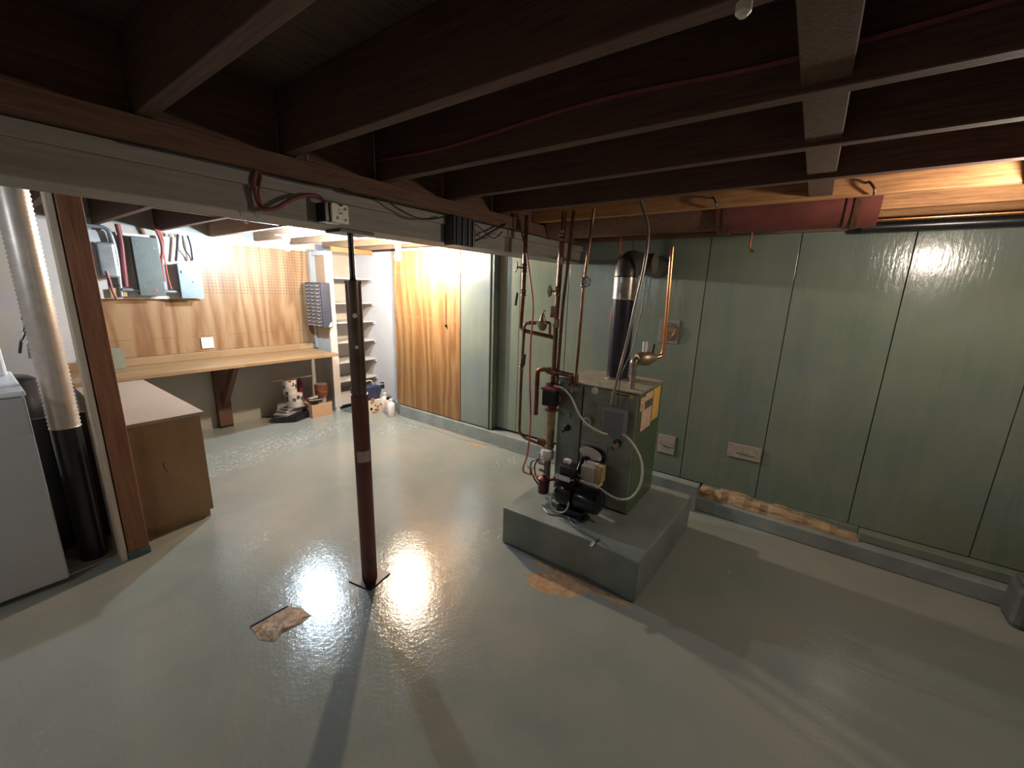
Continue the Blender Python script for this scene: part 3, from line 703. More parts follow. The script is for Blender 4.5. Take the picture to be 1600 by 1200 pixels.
def fdisc(name, px, py, r, d0, d1, mat, par=bo, **k):
    c = F_(px, py); return mk(name, lathe(B(), (BX0-.0005, c.y, c.z), [(r, d0), (r, d1*.8), (r*.85, d1)], axis=(-1,0,0), n=20), mat, par, smooth=True, **k)
fdisc('gauge', 930, 610, .022, 0, .008, M['offwhite'], label='small round white gauge')
c = F_(939, 601); mk('small_tag', bx(BX0-.003, BX0-.0005, c.y-.014, c.y+.014, c.z-.006, c.z+.006), M['heightwhite'], bo, label='tiny white tag')
np_ = mk('name_plate', bx(BX0-.004, BX0-.0005, .765, .905, 1.0, 1.022), M['strip'], bo, label='narrow orange name strip')
mk('name_inset', bx(BX0-.006, BX0-.0042, .79, .88, 1.006, 1.017), M['stripdark'], np_)
mk('cover_plate', bx(BX0-.012, BX0-.0005, .90, .985, .78, .955), M['boilerdark'], bo, bevel=.003)
ct = mk('control_box', bx(BX0-.075, BX0-.0005, .785, .915, .765, .93), M['ctrl'], bo, bevel=.005, label='grey control box')
mk('control_lid', bx(BX0-.079, BX0-.0755, .79, .91, .77, .925), M['ctrl'], ct, bevel=.002)
g = fdisc('sight_gauge', 920, 657, .030, 0, .035, M['offwhite'], label='round white rimmed gauge')
c = F_(920, 657); mk('gauge_face', cyl(B(), (BX0-.0355, c.y, c.z), (BX0-.038, c.y, c.z), .018, n=16), M['ctrl'], g)
fdisc('drain_boss', 965, 692, .026, 0, .012, M['black'])
fdisc('drain_plug', 965, 694, .017, .012, .045, M['brass'], label='brass drain plug')
fdisc('small_boss', 956, 701, .013, 0, .015, M['ctrl'])
fdisc('side_boss', 887, 668, .020, -.01, .02, M['black'])
fdisc('side_nipple', 882, 672, .011, .0, .05, M['metergrey'])
fdisc('valve_disc', 893, 612, .012, 0, .02, M['metergrey']); fdisc('valve_disc', 890, 649, .010, 0, .02, M['metergrey'])
mk('panel_joint', bx(BX0-.001, BX0+.002, 1.086, 1.094, BZ0+.02, BZ1-.02), M['black'], bo)
# notices on the -Y side
def label_side(x0, x1, z0, z1, mat, dz=0, lab=None):
    return mk('notice', bx(x0, x1, BY0-.0025, BY0-.0006, z0, z1), M[mat], bo, label=lab)
label_side(2.315, 2.40, .915, 1.0, 'labelred', lab='red printed notice')
label_side(2.405, 2.545, .965, 1.012, 'labelcream', lab='cream notice, upper piece')
label_side(2.36, 2.545, .78, .912, 'labelcream', lab='cream notice, lower piece')
label_side(2.56, 2.70, .80, 1.018, 'labelyellow', lab='tall yellow notice')
label_side(2.49, 2.53, .93, .962, 'ctrl')
# burner
bu = thing('oil_burner', 'black oil burner with beige box on the boiler front', 'burner', (2.17, .98, .28))
mk('mount_plate', bx(BX0-.006, BX0-.0005, .895, 1.075, .42, .665), M['plate'], bu, bevel=.003, label='bare metal mounting plate')
c = Vector((BX0-.035, .99, .60))
bm = prism(B(), disc_outline((.995, .605), .078, .042, 24, .12), 'x', BX0-.034, BX0-.028); mk('inspection_cover', bm, M['offwhite'], bu, bevel=.003, label='white oval inspection cover')
mk('cover_shadow_ring', prism(B(), disc_outline((.972, .60), .078, .048, 24, .12), 'x', BX0-.020, BX0-.0065), M['black'], bu)
mk('cover_lug', cyl(B(), (BX0-.045, .928, .585), (BX0-.0345, .928, .585), .010, n=10), M['offwhite'], bu)
mk('blast_tube', cyl(B(), (BX0-.005, .965, .44), (BX0-.11, .965, .44), .058, n=24), M['blackgloss'], bu, smooth=True)
mk('fan_housing', lathe(B(), (BX0-.19, 1.04, .40), [(.05, -.06), (.095, -.055), (.10, -.02), (.10, .03), (.09, .045)], axis=(0,-1,0), n=28), M['blackgloss'], bu, smooth=True)
mk('motor', lathe(B(), (BX0-.19, .99, .385), [(.075, 0), (.078, .01), (.078, .13), (.072, .15), (.045, .165), (.02, .17)], axis=(0,-1,0), n=28), M['blackgloss'], bu, smooth=True)
mk('fuel_pump', lathe(B(), (BX0-.19, 1.105, .40), [(.02, -.035), (.04, -.03), (.04, .0), (.035, .004)], axis=(0,-1,0), n=6), M['black'], bu)
mk('neck_bracket', tube(B(), [(BX0-.02, 1.01, .56), (BX0-.07, 1.02, .56), (BX0-.13, 1.02, .50)], .024, 10, True), M['blackgloss'], bu, smooth=True)
mk('primary_box', bx(BX0-.155, BX0-.06, .905, .995, .475, .575), M['beige'], bu, bevel=.008, label='beige ignition box')
mk('primary_side', bx(BX0-.150, BX0-.062, .872, .9045, .470, .572), M['amber'], bu, bevel=.004, label='amber side cover')
mk('terminal_box', bx(BX0-.165, BX0-.055, .885, 1.002, .435, .474), M['offwhite'], bu, bevel=.004, label='off white terminal base')
mk('transformer', bx(BX0-.235, BX0-.15, 1.02, 1.10, .475, .57), M['black'], bu, bevel=.006)
mk('white_cap', bx(BX0-.20, BX0-.165, 1.055, 1.095, .571, .595), M['heightwhite'], bu, bevel=.003, label='small white block')
mk('rating_label', obox(B(), (BX0-.255, 1.065, .50), (.001, .0, 0), (0, .05, 0), (0, 0, .016)), M['labelwhite'], bu, label='white printed rating label')
mk('red_label', obox(B(), (BX0-.247, 1.10, .478), (.001, .0, 0), (0, .03, 0), (0, 0, .010)), M['redpump'], bu, label='red sticker')
mk('burner_foot', bx(BX0-.24, BX0-.14, .93, 1.10, .2505, .30), M['black'], bu, bevel=.004)

# conduits about the boiler
G = lambda px, py, x: at(px, py, 'x', x)
mk('flexible_conduit', tube(B(), [G(866,603,2.12), G(880,607,2.12), G(893,622,2.12), G(905,648,2.13), G(920,665,2.15), G(940,676,2.18), G(952,679,2.21)], .006, 8, True), M['conduit'], smooth=True,
   label='white flexible conduit from the red pump to the control box', cat='conduit')
mk('flexible_conduit', tube(B(), [G(968,679,2.22), G(978,682,2.20), G(992,698,2.17), G(1003,725,2.15), G(1001,755,2.13), G(987,777,2.11), (2.14, .86, .42), (2.15, .90, .445)][:6]+[G(968,780,2.11), G(950,772,2.12), G(937,763,2.125)], .007, 8, True), M['conduit'], smooth=True,
   label='white flexible conduit looping from control box down to the burner', cat='conduit')
mk('looped_hose', tube(B(), [G(896,750,2.05), G(880,753,2.04), G(865,766,2.02), G(861,785,2.01), G(868,798,2.0), G(881,800,2.0), G(888,788,2.0), G(886,770,2.02)], .0045, 8, True), M['conduit'], smooth=True,
   label='pale wire loop hanging left of the burner', cat='hose')
mk('power_conduit', tube(B(), [G(999,300,2.30), G(1004,325,2.28), G(1012,350,2.25), G(1012,380,2.22), G(1005,425,2.20), G(992,480,2.18), G(977,545,2.17), G(965,590,2.16), G(957,625,2.205), G(955,633,2.212)], .0085, 10, True), M['conduitgrey'], smooth=True,
   label='long metal flexible conduit from the joists to the control box', cat='conduit')
mk('thin_cable', tube(B(), [G(1010,430,2.30), G(1003,480,2.30), G(990,540,2.25), G(970,590,2.18), G(965,634,2.212)], .0025, 6, True), M['blackcable'], smooth=True,
   label='thin black cable following the metal conduit to the control box', cat='cable')

# ------------------------------------------------------------------ flue
fx, fy = 2.60, 1.0
fl = thing('flue_pipe', 'black and galvanised flue pipe rising from the boiler to the wall', 'flue', (fx, fy, 1.04))
mk('flue_collar', lathe(B(), (fx, fy, 1.0405), [(.088, 0), (.088, .006), (.078, .012)], n=28), M['galv'], fl, smooth=True)
mk('lower_pipe', cyl(B(), (fx, fy, 1.05), (fx, fy, 1.56), .072, n=32), M['fluedark'], fl, smooth=True)
mk('upper_pipe', cyl(B(), (fx, fy, 1.565), (fx, fy, 1.70), .075, n=32), M['galv'], fl, smooth=True)
el = []
for i in range(7):
    a = math.pi/2*i/6; el.append((fx+.10-.10*math.cos(a), fy, 1.70+.10*math.sin(a)))
mk('elbow', tube(B(), [Vector(e) for e in el], .076, 28, True, 2), M['fluegrey'], fl, smooth=True, autosm=25)
mk('horizontal_pipe', cyl(B(), (fx+.10, fy, 1.80), (XW-.02, fy, 1.80), .074, n=32), M['fluegrey'], fl, smooth=True)
dp = mk('draft_tee', cyl(B(), (fx+.20, fy-.002, 1.80), (fx+.20, fy-.105, 1.80), .062, n=28), M['fluegrey'], fl, smooth=True)
mk('damper_ring', lathe(B(), (fx+.20, fy-.106, 1.80), [(.066, 0), (.066, .008), (.05, .009)], axis=(0,-1,0), n=28), M['galv'], dp, smooth=True)
mk('wall_thimble', cyl(B(), (XW-.03, fy, 1.80), (XW-.019, fy, 1.80), .085, n=28), M['fluegrey'], fl, smooth=True)

# old flue cover on the wall
c = at(1045, 518, 'x', XW)
rc = thing('round_vent_cover', 'rusty round cover on a square plate on the green wall', 'vent cover', (XW, c.y, c.z))
mk('square_plate', bx(XW-.008, XW-.002, c.y-.075, c.y+.075, c.z-.09, c.z+.09), M['plate'], rc, bevel=.002)
mk('round_cover', lathe(B(), (XW-.008, c.y, c.z), [(.068, 0), (.064, .012), (.045, .014), (.040, .008), (.01, .010)], axis=(-1,0,0), n=24), M['brass'], rc, smooth=True)

# ------------------------------------------------------------------ pipework
def pv(par, p, axis, mat='brass', r=.018, ln=.045):
    p = Vector(p); a = Vector(axis).normalized()
    return mk('valve_body', lathe(B(), p-a*ln/2, [(r*.7, 0), (r, ln*.15), (r*.75, ln*.4), (r*1.05, ln*.5), (r*.75, ln*.6), (r, ln*.85), (r*.7, ln)], axis=a, n=12), M[mat], par, smooth=True)
def wheel(par, p, d, r=.026, mat='steeldark'):
    """hand wheel: stem from p along d, ring at its end"""
    p = Vector(p); d = Vector(d).normalized(); e = p+d*.055
    u = d.orthogonal().normalized(); v = d.cross(u)
    st = mk('valve_stem', cyl(B(), p, e, .0065, n=8), M['brass'], par, smooth=True)
    bm = B(); n = 12
    for j in range(n):
        a0 = 2*math.pi*j/n; a1 = 2*math.pi*(j+1)/n
        f = lambda a: e+(u*math.cos(a)+v*math.sin(a))*(r*(1+.12*math.cos(6*a)))
        tube(bm, [f(a0), f((a0+a1)/2), f(a1)], .0042, 6)
    for j in range(3):
        a0 = math.pi*j/3; cyl(bm, e-(u*math.cos(a0)+v*math.sin(a0))*r, e+(u*math.cos(a0)+v*math.sin(a0))*r, .003, n=6)
    mk('hand_wheel', bm, M[mat], par, smooth=True)
def lever(par, p, q, r=.008):
    mk('lever', obox(B(), (Vector(p)+Vector(q))/2, (.003, 0, 0), Vector((0, .009, 0)), (Vector(q)-Vector(p))/2), M['black'], par, bevel=.003, label='black lever handle')

XP = 2.24   # plane of the manifold
def col_(px, py, x=XP): return at(px, py, 'x', x)
# main riser
mr = thing('copper_riser', 'thick tarnished copper riser behind the red circulator pump', 'pipe', (XP, 1.30, .55))
yR = 1.29
tu = mk('riser_tube', tube(B(), [(XP, yR, .93), (XP, yR, 1.45), (XP, yR-.015, 2.06)], .0155, 12), M['oldcopper'], mr, smooth=True)
mk('second_tube', tube(B(), [(XP, yR-.03, .98), (XP, yR-.04, 1.50), (XP+.005, yR-.075, 2.06)], .010, 10), M['oldcopper'], mr, smooth=True)
mk('coupling', cyl(B(), (XP, yR, 1.38), (XP, yR, 1.43), .020, n=12), M['brass'], mr, smooth=True)
mk('coupling', cyl(B(), (XP, yR-.008, 1.76), (XP, yR-.009, 1.80), .019, n=12), M['brass'], mr, smooth=True)
pv(mr, (XP, yR-.012, 1.93), (0,0,1), 'brass', .020, .07)
pv(mr, (XP, yR, 1.60), (0,0,1), 'brass', .021, .06); wheel(mr, (XP, yR, 1.60), (-.80, .60, 0), .030)
mk('brass_tail', bx(XP-.02, XP-.008, yR+.012, yR+.035, 1.44, 1.51), M['oldcopper'], mr, bevel=.003)
# left riser with valve, lever and drop
lr = thing('copper_drop_pipe', 'tarnished copper pipe hanging left of the riser with a wheel valve on top', 'pipe', (XP, 1.55, .6))
yl = 1.548
mk('drop_tube', tube(B(), [(XP, yl-.005, 2.06), (XP, yl, 1.62), (XP, yl+.012, 1.36), (XP, yl-.02, 1.338), (XP, yR+.02, 1.315)], .0135, 12), M['oldcopper'], lr, smooth=True)
pv(lr, (XP, yl-.002, 1.74), (0,0,1), 'oldcopper', .018, .06); wheel(lr, (XP, yl, 1.74), (-.75, .65, .1), .028)
pv(lr, (XP, yl, 1.585), (0,0,1), 'brass', .019, .05); lever(lr, (XP-.02, yl+.035, 1.585), (XP-.02, yl+.045, 1.50))
# reducing valve loop
rv = thing('pressure_valve_loop', 'copper loop with a bronze bell shaped pressure valve', 'pipe', (XP, 1.45, .6))
mk('loop_tube', tube(B(), [(XP-.02, yR+.03, 1.33), (XP-.02, yR+.03, 1.405), (XP-.02, yR+.06, 1.408)], .0085, 10), M['oldcopper'], rv, smooth=True)
mk('loop_tube', tube(B(), [(XP-.02, yR+.11, 1.403), (XP-.02, yl-.045, 1.392), (XP-.02, yl-.03, 1.37), (XP-.02, yl-.02, 1.0), (XP-.02, yl-.02, .63), (XP-.02, yl-.07, .598), (XP-.01, yR+.01, .575)], .010, 10), M['oldcopper'], rv, smooth=True)
mk('valve_bell', lathe(B(), (XP-.02, yR+.088, 1.352), [(.012, 0), (.024, .012), (.030, .035), (.033, .045), (.038, .048), (.038, .056), (.024, .060), (.015, .088), (.010, .105), (.006, .11)], n=20), M['brass'], rv, smooth=True)
mk('adjusting_lever', tube(B(), [(XP-.02, yR+.088, 1.46), (XP-.02, yR+.082, 1.485), (XP-.02, yR+.068, 1.475)], .003, 6), M['steeldark'], rv)
pv(rv, (XP-.02, yl-.09, 1.396), (0,1,0), 'oldcopper', .013, .05)
pv(rv, (XP-.02, yl-.02, 1.10), (0,0,1), 'oldcopper', .016, .05); lever(rv, (XP-.04, yl-.05, 1.11), (XP-.04, yl-.058, 1.19))
# third riser
t3 = thing('thin_copper_riser', 'thin copper riser with a wheel valve between thick riser and flue', 'pipe', (XP, 1.12, 1.05))
mk('riser_tube', tube(B(), [(XP, 1.128, 1.09), (XP, 1.122, 1.30), (XP, 1.118, 1.60), (XP, 1.085, 2.06)], .0088, 10), M['oldcopper'], t3, smooth=True)
pv(t3, (XP, 1.118, 1.655), (0,0,1), 'brass', .017, .06); wheel(t3, (XP, 1.118, 1.655), (-.75, -.65, .05), .026, 'metergrey')
mk('reducer', lathe(B(), (XP, 1.128, 1.052), [(.018, 0), (.018, .04), (.010, .06), (.009, .08)], n=12), M['oldcopper'], t3, smooth=True)
# header on top left of boiler
hd = thing('pipe_header', 'horizontal tarnished header pipe on the left end of the boiler', 'pipe', (XP, 1.25, 1.0))
mk('header_tube', tube(B(), [(XP, 1.41, .78), (XP, 1.41, 1.085), (XP, 1.37, 1.10), (XP, 1.14, 1.088)], .0155, 12), M['oldcopper'], hd, smooth=True)
mk('header_tee', cyl(B(), (XP, 1.26, 1.094), (XP, 1.33, 1.096), .024, n=12), M['oldcopper'], hd, smooth=True)
mk('header_elbow', cyl(B(), (XP, 1.16, 1.02), (XP, 1.16, 1.09), .020, n=12), M['oldcopper'], hd, smooth=True)
mk('air_scoop', lathe(B(), (XP+.02, 1.20, 1.045), [(.055, 0), (.06, .008), (.045, .02), (.02, .024)], n=20), M['metergrey'], hd, smooth=True)
# circulator pump
pu = thing('circulator_pump', 'red circulator pump with a black box at the left end of the boiler', 'pump', (2.18, 1.33, .82))
pc = Vector((2.16, 1.315, .93))
mk('pump_flange', lathe(B(), (XP, 1.29, 1.0), [(.022, 0), (.045, .004), (.045, .014), (.022, .02)], n=16), M['redpump'], pu, smooth=True)
mk('pump_flange', lathe(B(), (XP, 1.29, .83), [(.022, 0), (.045, .004), (.045, .014), (.022, .02)], n=16), M['redpump'], pu, smooth=True)
mk('pump_volute', lathe(B(), (XP, 1.285, .925), [(.025, -.08), (.04, -.05), (.052, 0), (.04, .05), (.025, .08)], n=20), M['redpump'], pu, smooth=True)
mk('motor_can', lathe(B(), (XP-.03, 1.25, .93), [(.045, 0), (.045, .05), (.04, .06)], axis=(-1,0,0), n=20), M['redpump'], pu, smooth=True)
mk('terminal_box', bx(2.085, 2.15, 1.185, 1.275, .905, 1.005), M['black'], pu, bevel=.006, label='black wiring box')
mk('box_lid', bx(2.08, 2.155, 1.18, 1.285, 1.006, 1.018), M['redpump'], pu, bevel=.004)
# lower tube and fittings below pump
lt_ = thing('return_pipe', 'brown return pipe with a cream valve below the pump', 'pipe', (XP, 1.29, .3))
mk('return_tube', cyl(B(), (XP, 1.29, .64), (XP, 1.29, .83), .028, n=16), M['brass'], lt_, smooth=True)
mk('return_tube', cyl(B(), (XP, 1.30, .30), (XP, 1.30, .57), .024, n=14), M['boilerdark'], lt_, smooth=True)
mk('brass_union', lathe(B(), (XP, 1.29, .575), [(.034, 0), (.034, .02), (.028, .024), (.028, .065)], n=8), M['brass'], lt_)
mk('union_branch', cyl(B(), (XP-.01, 1.30, .60), (XP-.02, 1.37, .605), .016, n=10), M['oldcopper'], lt_, smooth=True)
mk('cream_valve', lathe(B(), (XP-.03, 1.285, .495), [(.022, 0), (.042, .012), (.046, .04), (.042, .045), (.046, .05), (.040, .074), (.02, .078)], n=20), M['offwhite'], lt_, smooth=True, label='round cream coloured valve body')
mk('cream_neck', tube(B(), [(XP-.06, 1.33, .545), (XP-.06, 1.335, .49), (XP-.06, 1.31, .47)], .006, 8), M['offwhite'], lt_, smooth=True)
for z in (.45, .40, .345, .30):
    mk('fitting', cyl(B(), (XP-.02, 1.31, z), (XP-.025, 1.345+.01*(z > .42), z+.005), .010, n=8), M['brass'], lt_, smooth=True)
mk('hose_pair', tube(B(), [(XP-.06, 1.33, .50), (XP-.07, 1.385, .46), (XP-.07, 1.375, .38), (XP-.06, 1.31, .29)], .005, 8, True), M['blackcable'], smooth=True, label='outer black oil hose curving beside the return pipe', cat='hose')
mk('hose_pair', tube(B(), [(XP-.06, 1.33, .50), (XP-.07, 1.355, .45), (XP-.07, 1.345, .38), (XP-.06, 1.29, .29)], .005, 8, True), M['blackcable'], smooth=True, label='inner black oil hose curving beside the return pipe', cat='hose')
# oil filter and line
of = thing('oil_filter', 'dark red canister oil filter hanging at the left of the burner', 'oil filter', (2.12, 1.32, .26))
fp = at(850, 745, 'x', 2.12)
mk('canister', lathe(B(), (2.12, fp.y, .300), [(.020, 0), (.036, .006), (.038, .02), (.038, .082), (.034, .086)], n=24), M['filter'], of, smooth=True)
mk('filter_head', lathe(B(), (2.12, fp.y, .3865), [(.042, 0), (.042, .018), (.03, .026), (.014, .034), (.012, .045)], n=16), M['redpump'], of, smooth=True)
mk('filter_arm', cyl(B(), (2.12, fp.y+.03, .402), (2.12, fp.y+.16, .398), .008, n=10), M['copper'], of, smooth=True)
mk('filter_arm', cyl(B(), (2.12, fp.y-.03, .402), (2.16, fp.y-.06, .400), .009, n=10), M['redpump'], of, smooth=True)
mk('filter_tap', cyl(B(), (2.12, fp.y+.105, .402), (2.12, fp.y+.11, .445), .006, n=8), M['brass'], of, smooth=True)
mk('tap_handle', bx(2.115, 2.125, fp.y+.09, fp.y+.13, .445, .453), M['brass'], of)
q = [G(823,395,2.19), G(829,440,2.16), G(833,480,2.14), G(829,540,2.13), G(828,600,2.12), G(829,660,2.12), G(824,710,2.12), (2.12, fp.y+.165, .44), (2.12, fp.y+.163, .398)]
mk('red_oil_line', tube(B(), [Vector(a) for a in q], .0058, 8, True), M['orangehose'], smooth=True, label='thin red plastic oil line hanging from the joists to the filter', cat='hose')
mk('red_oil_line', tube(B(), [G(823,395,2.19), (2.19, 1.58, 2.06)], .0055, 8), M['oldcopper'], smooth=True, label='copper end of the oil line entering the joists', cat='pipe')
# relief valve and copper discharge
rl = thing('relief_valve', 'dull brass relief valve on a nipple at the boiler top', 'valve', (2.40, .82, 1.04))
rp = at(992, 600, 'z', 1.041)
rx, ry = 2.36, .81
mk('nipple', cyl(B(), (rx, ry, 1.0405), (rx, ry, 1.17), .017, n=14), M['galv'], rl, smooth=True)
mk('nipple_collar', cyl(B(), (rx, ry, 1.12), (rx, ry, 1.145), .022, n=8), M['galv'], rl)
mk('valve_elbow', tube(B(), [(rx, ry, 1.17), (rx, ry, 1.205), (rx+.03, ry-.02, 1.225)], .022, 12, True), M['galv'], rl, smooth=True)
mk('valve_body', lathe(B(), (rx+.01, ry-.01, 1.222), [(.03, 0), (.042, .02), (.044, .07), (.03, .10), (.02, .13)], axis=(.75, -.6, .05), n=16), M['brass'], rl, smooth=True)
mk('valve_bonnet', cyl(B(), (rx+.045, ry-.04, 1.25), (rx+.045, ry-.04, 1.325), .014, n=12), M['offwhite'], rl, smooth=True)
mk('test_lever', obox(B(), (rx+.10, ry-.075, 1.28), (.004, 0, 0), (0, .004, 0), (.01, 0, .03)), M['black'], rl)
dn = at(1037, 555, 'x', rx+.14)
mk('bright_copper_pipe', tube(B(), [(rx+.09, ry-.07, 1.225), (rx+.13, ry-.11, 1.23), (dn.x, dn.y+.01, 1.25), (dn.x, dn.y, 1.30), (dn.x, dn.y, 1.84)][0:1]+[(rx+.15, ry-.115, 1.235), (rx+.155, ry-.118, 1.30), (rx+.16, ry-.10, 1.87)], .0115, 12), M['copper'], smooth=True,
   label='bright copper discharge pipe beside the black flue', cat='pipe')
# wall copper stub left of flue
mk('small_copper_pipe', tube(B(), [Vector((2.9, G(966,420,2.9).y, 2.10)), G(966,420,2.9), G(960,465,2.9), G(954,500,2.9), G(960,503,2.9)], .007, 8), M['orangehose'], smooth=True, label='thin pinkish copper pipe left of the black flue', cat='pipe')
# chrome stub at pad edge
ps = thing('pipe_stub', 'short shiny pipe stub sticking out of the pad edge', 'pipe', (1.90, .75, .24))
c = at(928, 846, 'x', 1.885)
mk('stub', cyl(B(), (1.93, c.y, .252), (1.868, c.y+.012, .235), .010, n=10), M['metergrey'], ps, smooth=True)
mk('stub_cap', cyl(B(), (1.93, c.y-.01, .254), (1.91, c.y-.02, .278), .008, n=10), M['metergrey'], ps, smooth=True)
mk('pad_cable', tube(B(), [(2.02, 1.18, .2555), (1.99, 1.12, .2555), (2.03, 1.02, .2555), (1.985, .96, .2555), (1.95, .88, .2555), (1.93, c.y+.01, .2565)], .004, 6, True), M['boilerdark'], smooth=True,
   label='thin oil line lying across the pad top', cat='hose')

# ------------------------------------------------------------------ wall plates, duct, overhead pipes
def outlet(px0, py0, px1, py1, lab, tilt=0):
    a = at(px0, py0, 'x', XW); b = at(px1, py1, 'x', XW)
    t = thing('wall_plate', lab, 'wall plate', (XW, (a.y+b.y)/2, min(a.z, b.z)))
    cy_, cz_ = (a.y+b.y)/2, (a.z+b.z)/2; hy, hz = abs(a.y-b.y)/2, abs(a.z-b.z)/2
    mk('plate', bx(XW-.010, XW-.002, cy_-hy, cy_+hy, cz_-hz, cz_+hz), M['outlet'], t, bevel=.003)
    mk('cover_bar', obox(B(), (XW-.012, cy_-.01, cz_-.012), (.002, 0, 0), (0, hy*.55, 0), (0, 0, .005)), M['plate'], t)
    for d in (-.7, .7): mk('screw', cyl(B(), (XW-.010, cy_+hy*d, cz_+hz*.2), (XW-.013, cy_+hy*d, cz_+hz*.2), .004, n=8), M['metergrey'], t)
outlet(1139, 690, 1187, 729-6, 'blank pale wall plate low on the green wall right of the boiler')
outlet(1030, 677, 1053, 711, 'pale wall plate half hidden behind the boiler')
dc = thing('round_duct', 'maroon painted round duct hung between the joists', 'duct', (2.66, .2, 1.95))
mk('duct_pipe', cyl(B(), (2.665, .50, 2.075), (2.665, -.16, 2.075), .128, n=40), M['maroonduct'], dc, smooth=True)
mk('duct_pipe', cyl(B(), (2.665, .505, 2.08), (2.665, 1.60, 2.08), .112, n=36), M['ledger'], dc, smooth=True)
mk('duct_collar', cyl(B(), (2.665, -.05, 2.075), (2.665, -.175, 2.075), .133, n=40), M['maroonduct'], dc, smooth=True)
mk('duct_collar', cyl(B(), (2.665, .505, 2.075), (2.665, .45, 2.075), .133, n=40), M['maroonduct'], dc, smooth=True)
for y in (.46, -.09):
    bm = B(); n = 16; ro, ri = .137, .134
    for i in range(n):
        a0 = math.pi+math.pi*i/n; a1 = math.pi+math.pi*(i+1)/n; am = (a0+a1)/2
        cc = Vector((2.665+.1355*math.cos(am), y, 2.075+.1355*math.sin(am)))
        tt = Vector((-math.sin(am), 0, math.cos(am)))*(.1355*math.pi/n/2*1.03)
        obox(bm, cc, tt, (0, .012, 0), Vector((math.cos(am), 0, math.sin(am)))*.0012)
    mk('hanger_strap', bm, M['oldcopper'], dc)
for y in (.49, -.13):
    mk('bent_nail', tube(B(), [(2.449, y+.03, 2.10), (2.43, y+.02, 2.098), (2.425, y, 2.07), (2.44, y-.005, 2.045)], .005, 6, True), M['steeldark'], smooth=True,
       label='bent nail holding the far duct strap' if y > 0 else 'bent nail holding the near duct strap', cat='nail')
mk('water_pipe', tube(B(), [(3.05, 1.60, 2.028), (3.05, Y0+.1, 2.028)], .011, 10), M['copper'], smooth=True, label='long copper pipe under the joists along the green wall', cat='pipe')
mk('waste_pipe', tube(B(), [(3.155, -.15, 2.005), (3.155, Y0+.1, 2.005)], .030, 14), M['black'], smooth=True, label='black plastic pipe along the top of the green wall', cat='pipe')
c = at(1172, 385, 'x', 2.88)
mk('pipe_hook', tube(B(), [(2.88, c.y, 2.055), (2.88, c.y, 1.885), (2.878, c.y-.012, 1.862), (2.878, c.y-.026, 1.868)], .006, 8), M['copper'], smooth=True, label='small copper hook below the maroon duct', cat='hook')
c = at(1150, 8, 'z', 2.05)
mk('light_fitting', lathe(B(), (c.x, c.y-.012, 2.03), [(.006, 0), (.012, .006), (.012, .019)], n=14), M['porcelain'], smooth=True, label='small pale fitting under the joist at the top edge', cat='fitting')
# dark gap board at the wall head
mk('trim_2', bx(XW-.03, XW-.002, Y0+.01, 1.60, 2.005, 2.045), M['ledger'], origin=(0,0,0), kind='structure')

# ------------------------------------------------------------------ sunken patch in the floor
pa = [at(*q_, 'z', 0) for q_ in ((392, 980), (450, 947), (470, 950), (487, 962), (470, 975), (440, 990), (428, 1003), (405, 1000))]
fpz = thing('broken_floor_patch', 'broken brown patch in the floor left of the steel post', 'floor patch', (.68, 1.85, 0))
ctr = sum((Vector((p_.x, p_.y, 0)) for p_ in pa), Vector())/len(pa)
bm = B(); ring = []
for i, p_ in enumerate(pa): ring.append(bm.verts.new((p_.x, p_.y, .0015)))
ring2 = [bm.verts.new((ctr.x+(p_.x-ctr.x)*.7, ctr.y+(p_.y-ctr.y)*.7, .006+.003*(i % 2))) for i, p_ in enumerate(pa)]
cc = bm.verts.new((ctr.x, ctr.y, .005)); nn = len(pa)
for i in range(nn):
    bm.faces.new((ring[i], ring[(i+1) % nn], ring2[(i+1) % nn], ring2[i])); bm.faces.new((ring2[i], ring2[(i+1) % nn], cc))
m_, nt_, bs_ = newmat('broken_patch'); v_ = coords(nt_)
L(nt_, ramp(nt_, noise(nt_, v_, 22, 5, .7), [(.38, (.09, .085, .065)), (.5, (.26, .17, .10)), (.62, (.44, .26, .14))]), bs_.inputs['Base Color'])
bs_.inputs['Roughness'].default_value = .6; bump(nt_, bs_, noise(nt_, v_, 40), .8, .006)
mk('bare_concrete', bm, m_, fpz)
a, b = pa[0], pa[1]; d = (b-a); nrm = Vector((-d.y, d.x, 0)).normalized()
mk('crack', obox(B(), ((a.x+b.x)/2, (a.y+b.y)/2, .004), d*.5, nrm*.004, (0, 0, .004)), M['black'], fpz, label='straight dark crack')

# ------------------------------------------------------------------ things on the floor under the bench
bc = at(458, 660, 'z', 0)
mk('black_case', prism(B(), [(2.10, 5.0), (2.02, 4.86), (2.20, 4.72), (2.42, 4.80), (2.46, 4.98), (2.34, 5.05)], 'z', 0, .085), M['blackgloss'], label='flat black plastic case lying under the paint cans', cat='case', bevel=.015)
for i, (x, y, z, dx, dy, dz, rot, m_, lab) in enumerate((
    (2.22, 4.89, .087, .17, .09, .012, .5, 'grey', 'lowest grey roller tray on the black case'),
    (2.24, 4.90, .112, .15, .08, .012, .35, 'grey', 'middle grey tray under the white cans'),
    (2.26, 4.88, .137, .13, .075, .011, .2, 'plate', 'top pale tray under the white cans'))):
    c_, s_ = math.cos(rot), math.sin(rot)
    mk('paint_tray', obox(B(), (x, y, z+dz), (dx*c_, dx*s_, 0), (-dy*s_, dy*c_, 0), (0, 0, dz)), M[m_], label=lab, cat='paint tray', bevel=.006)
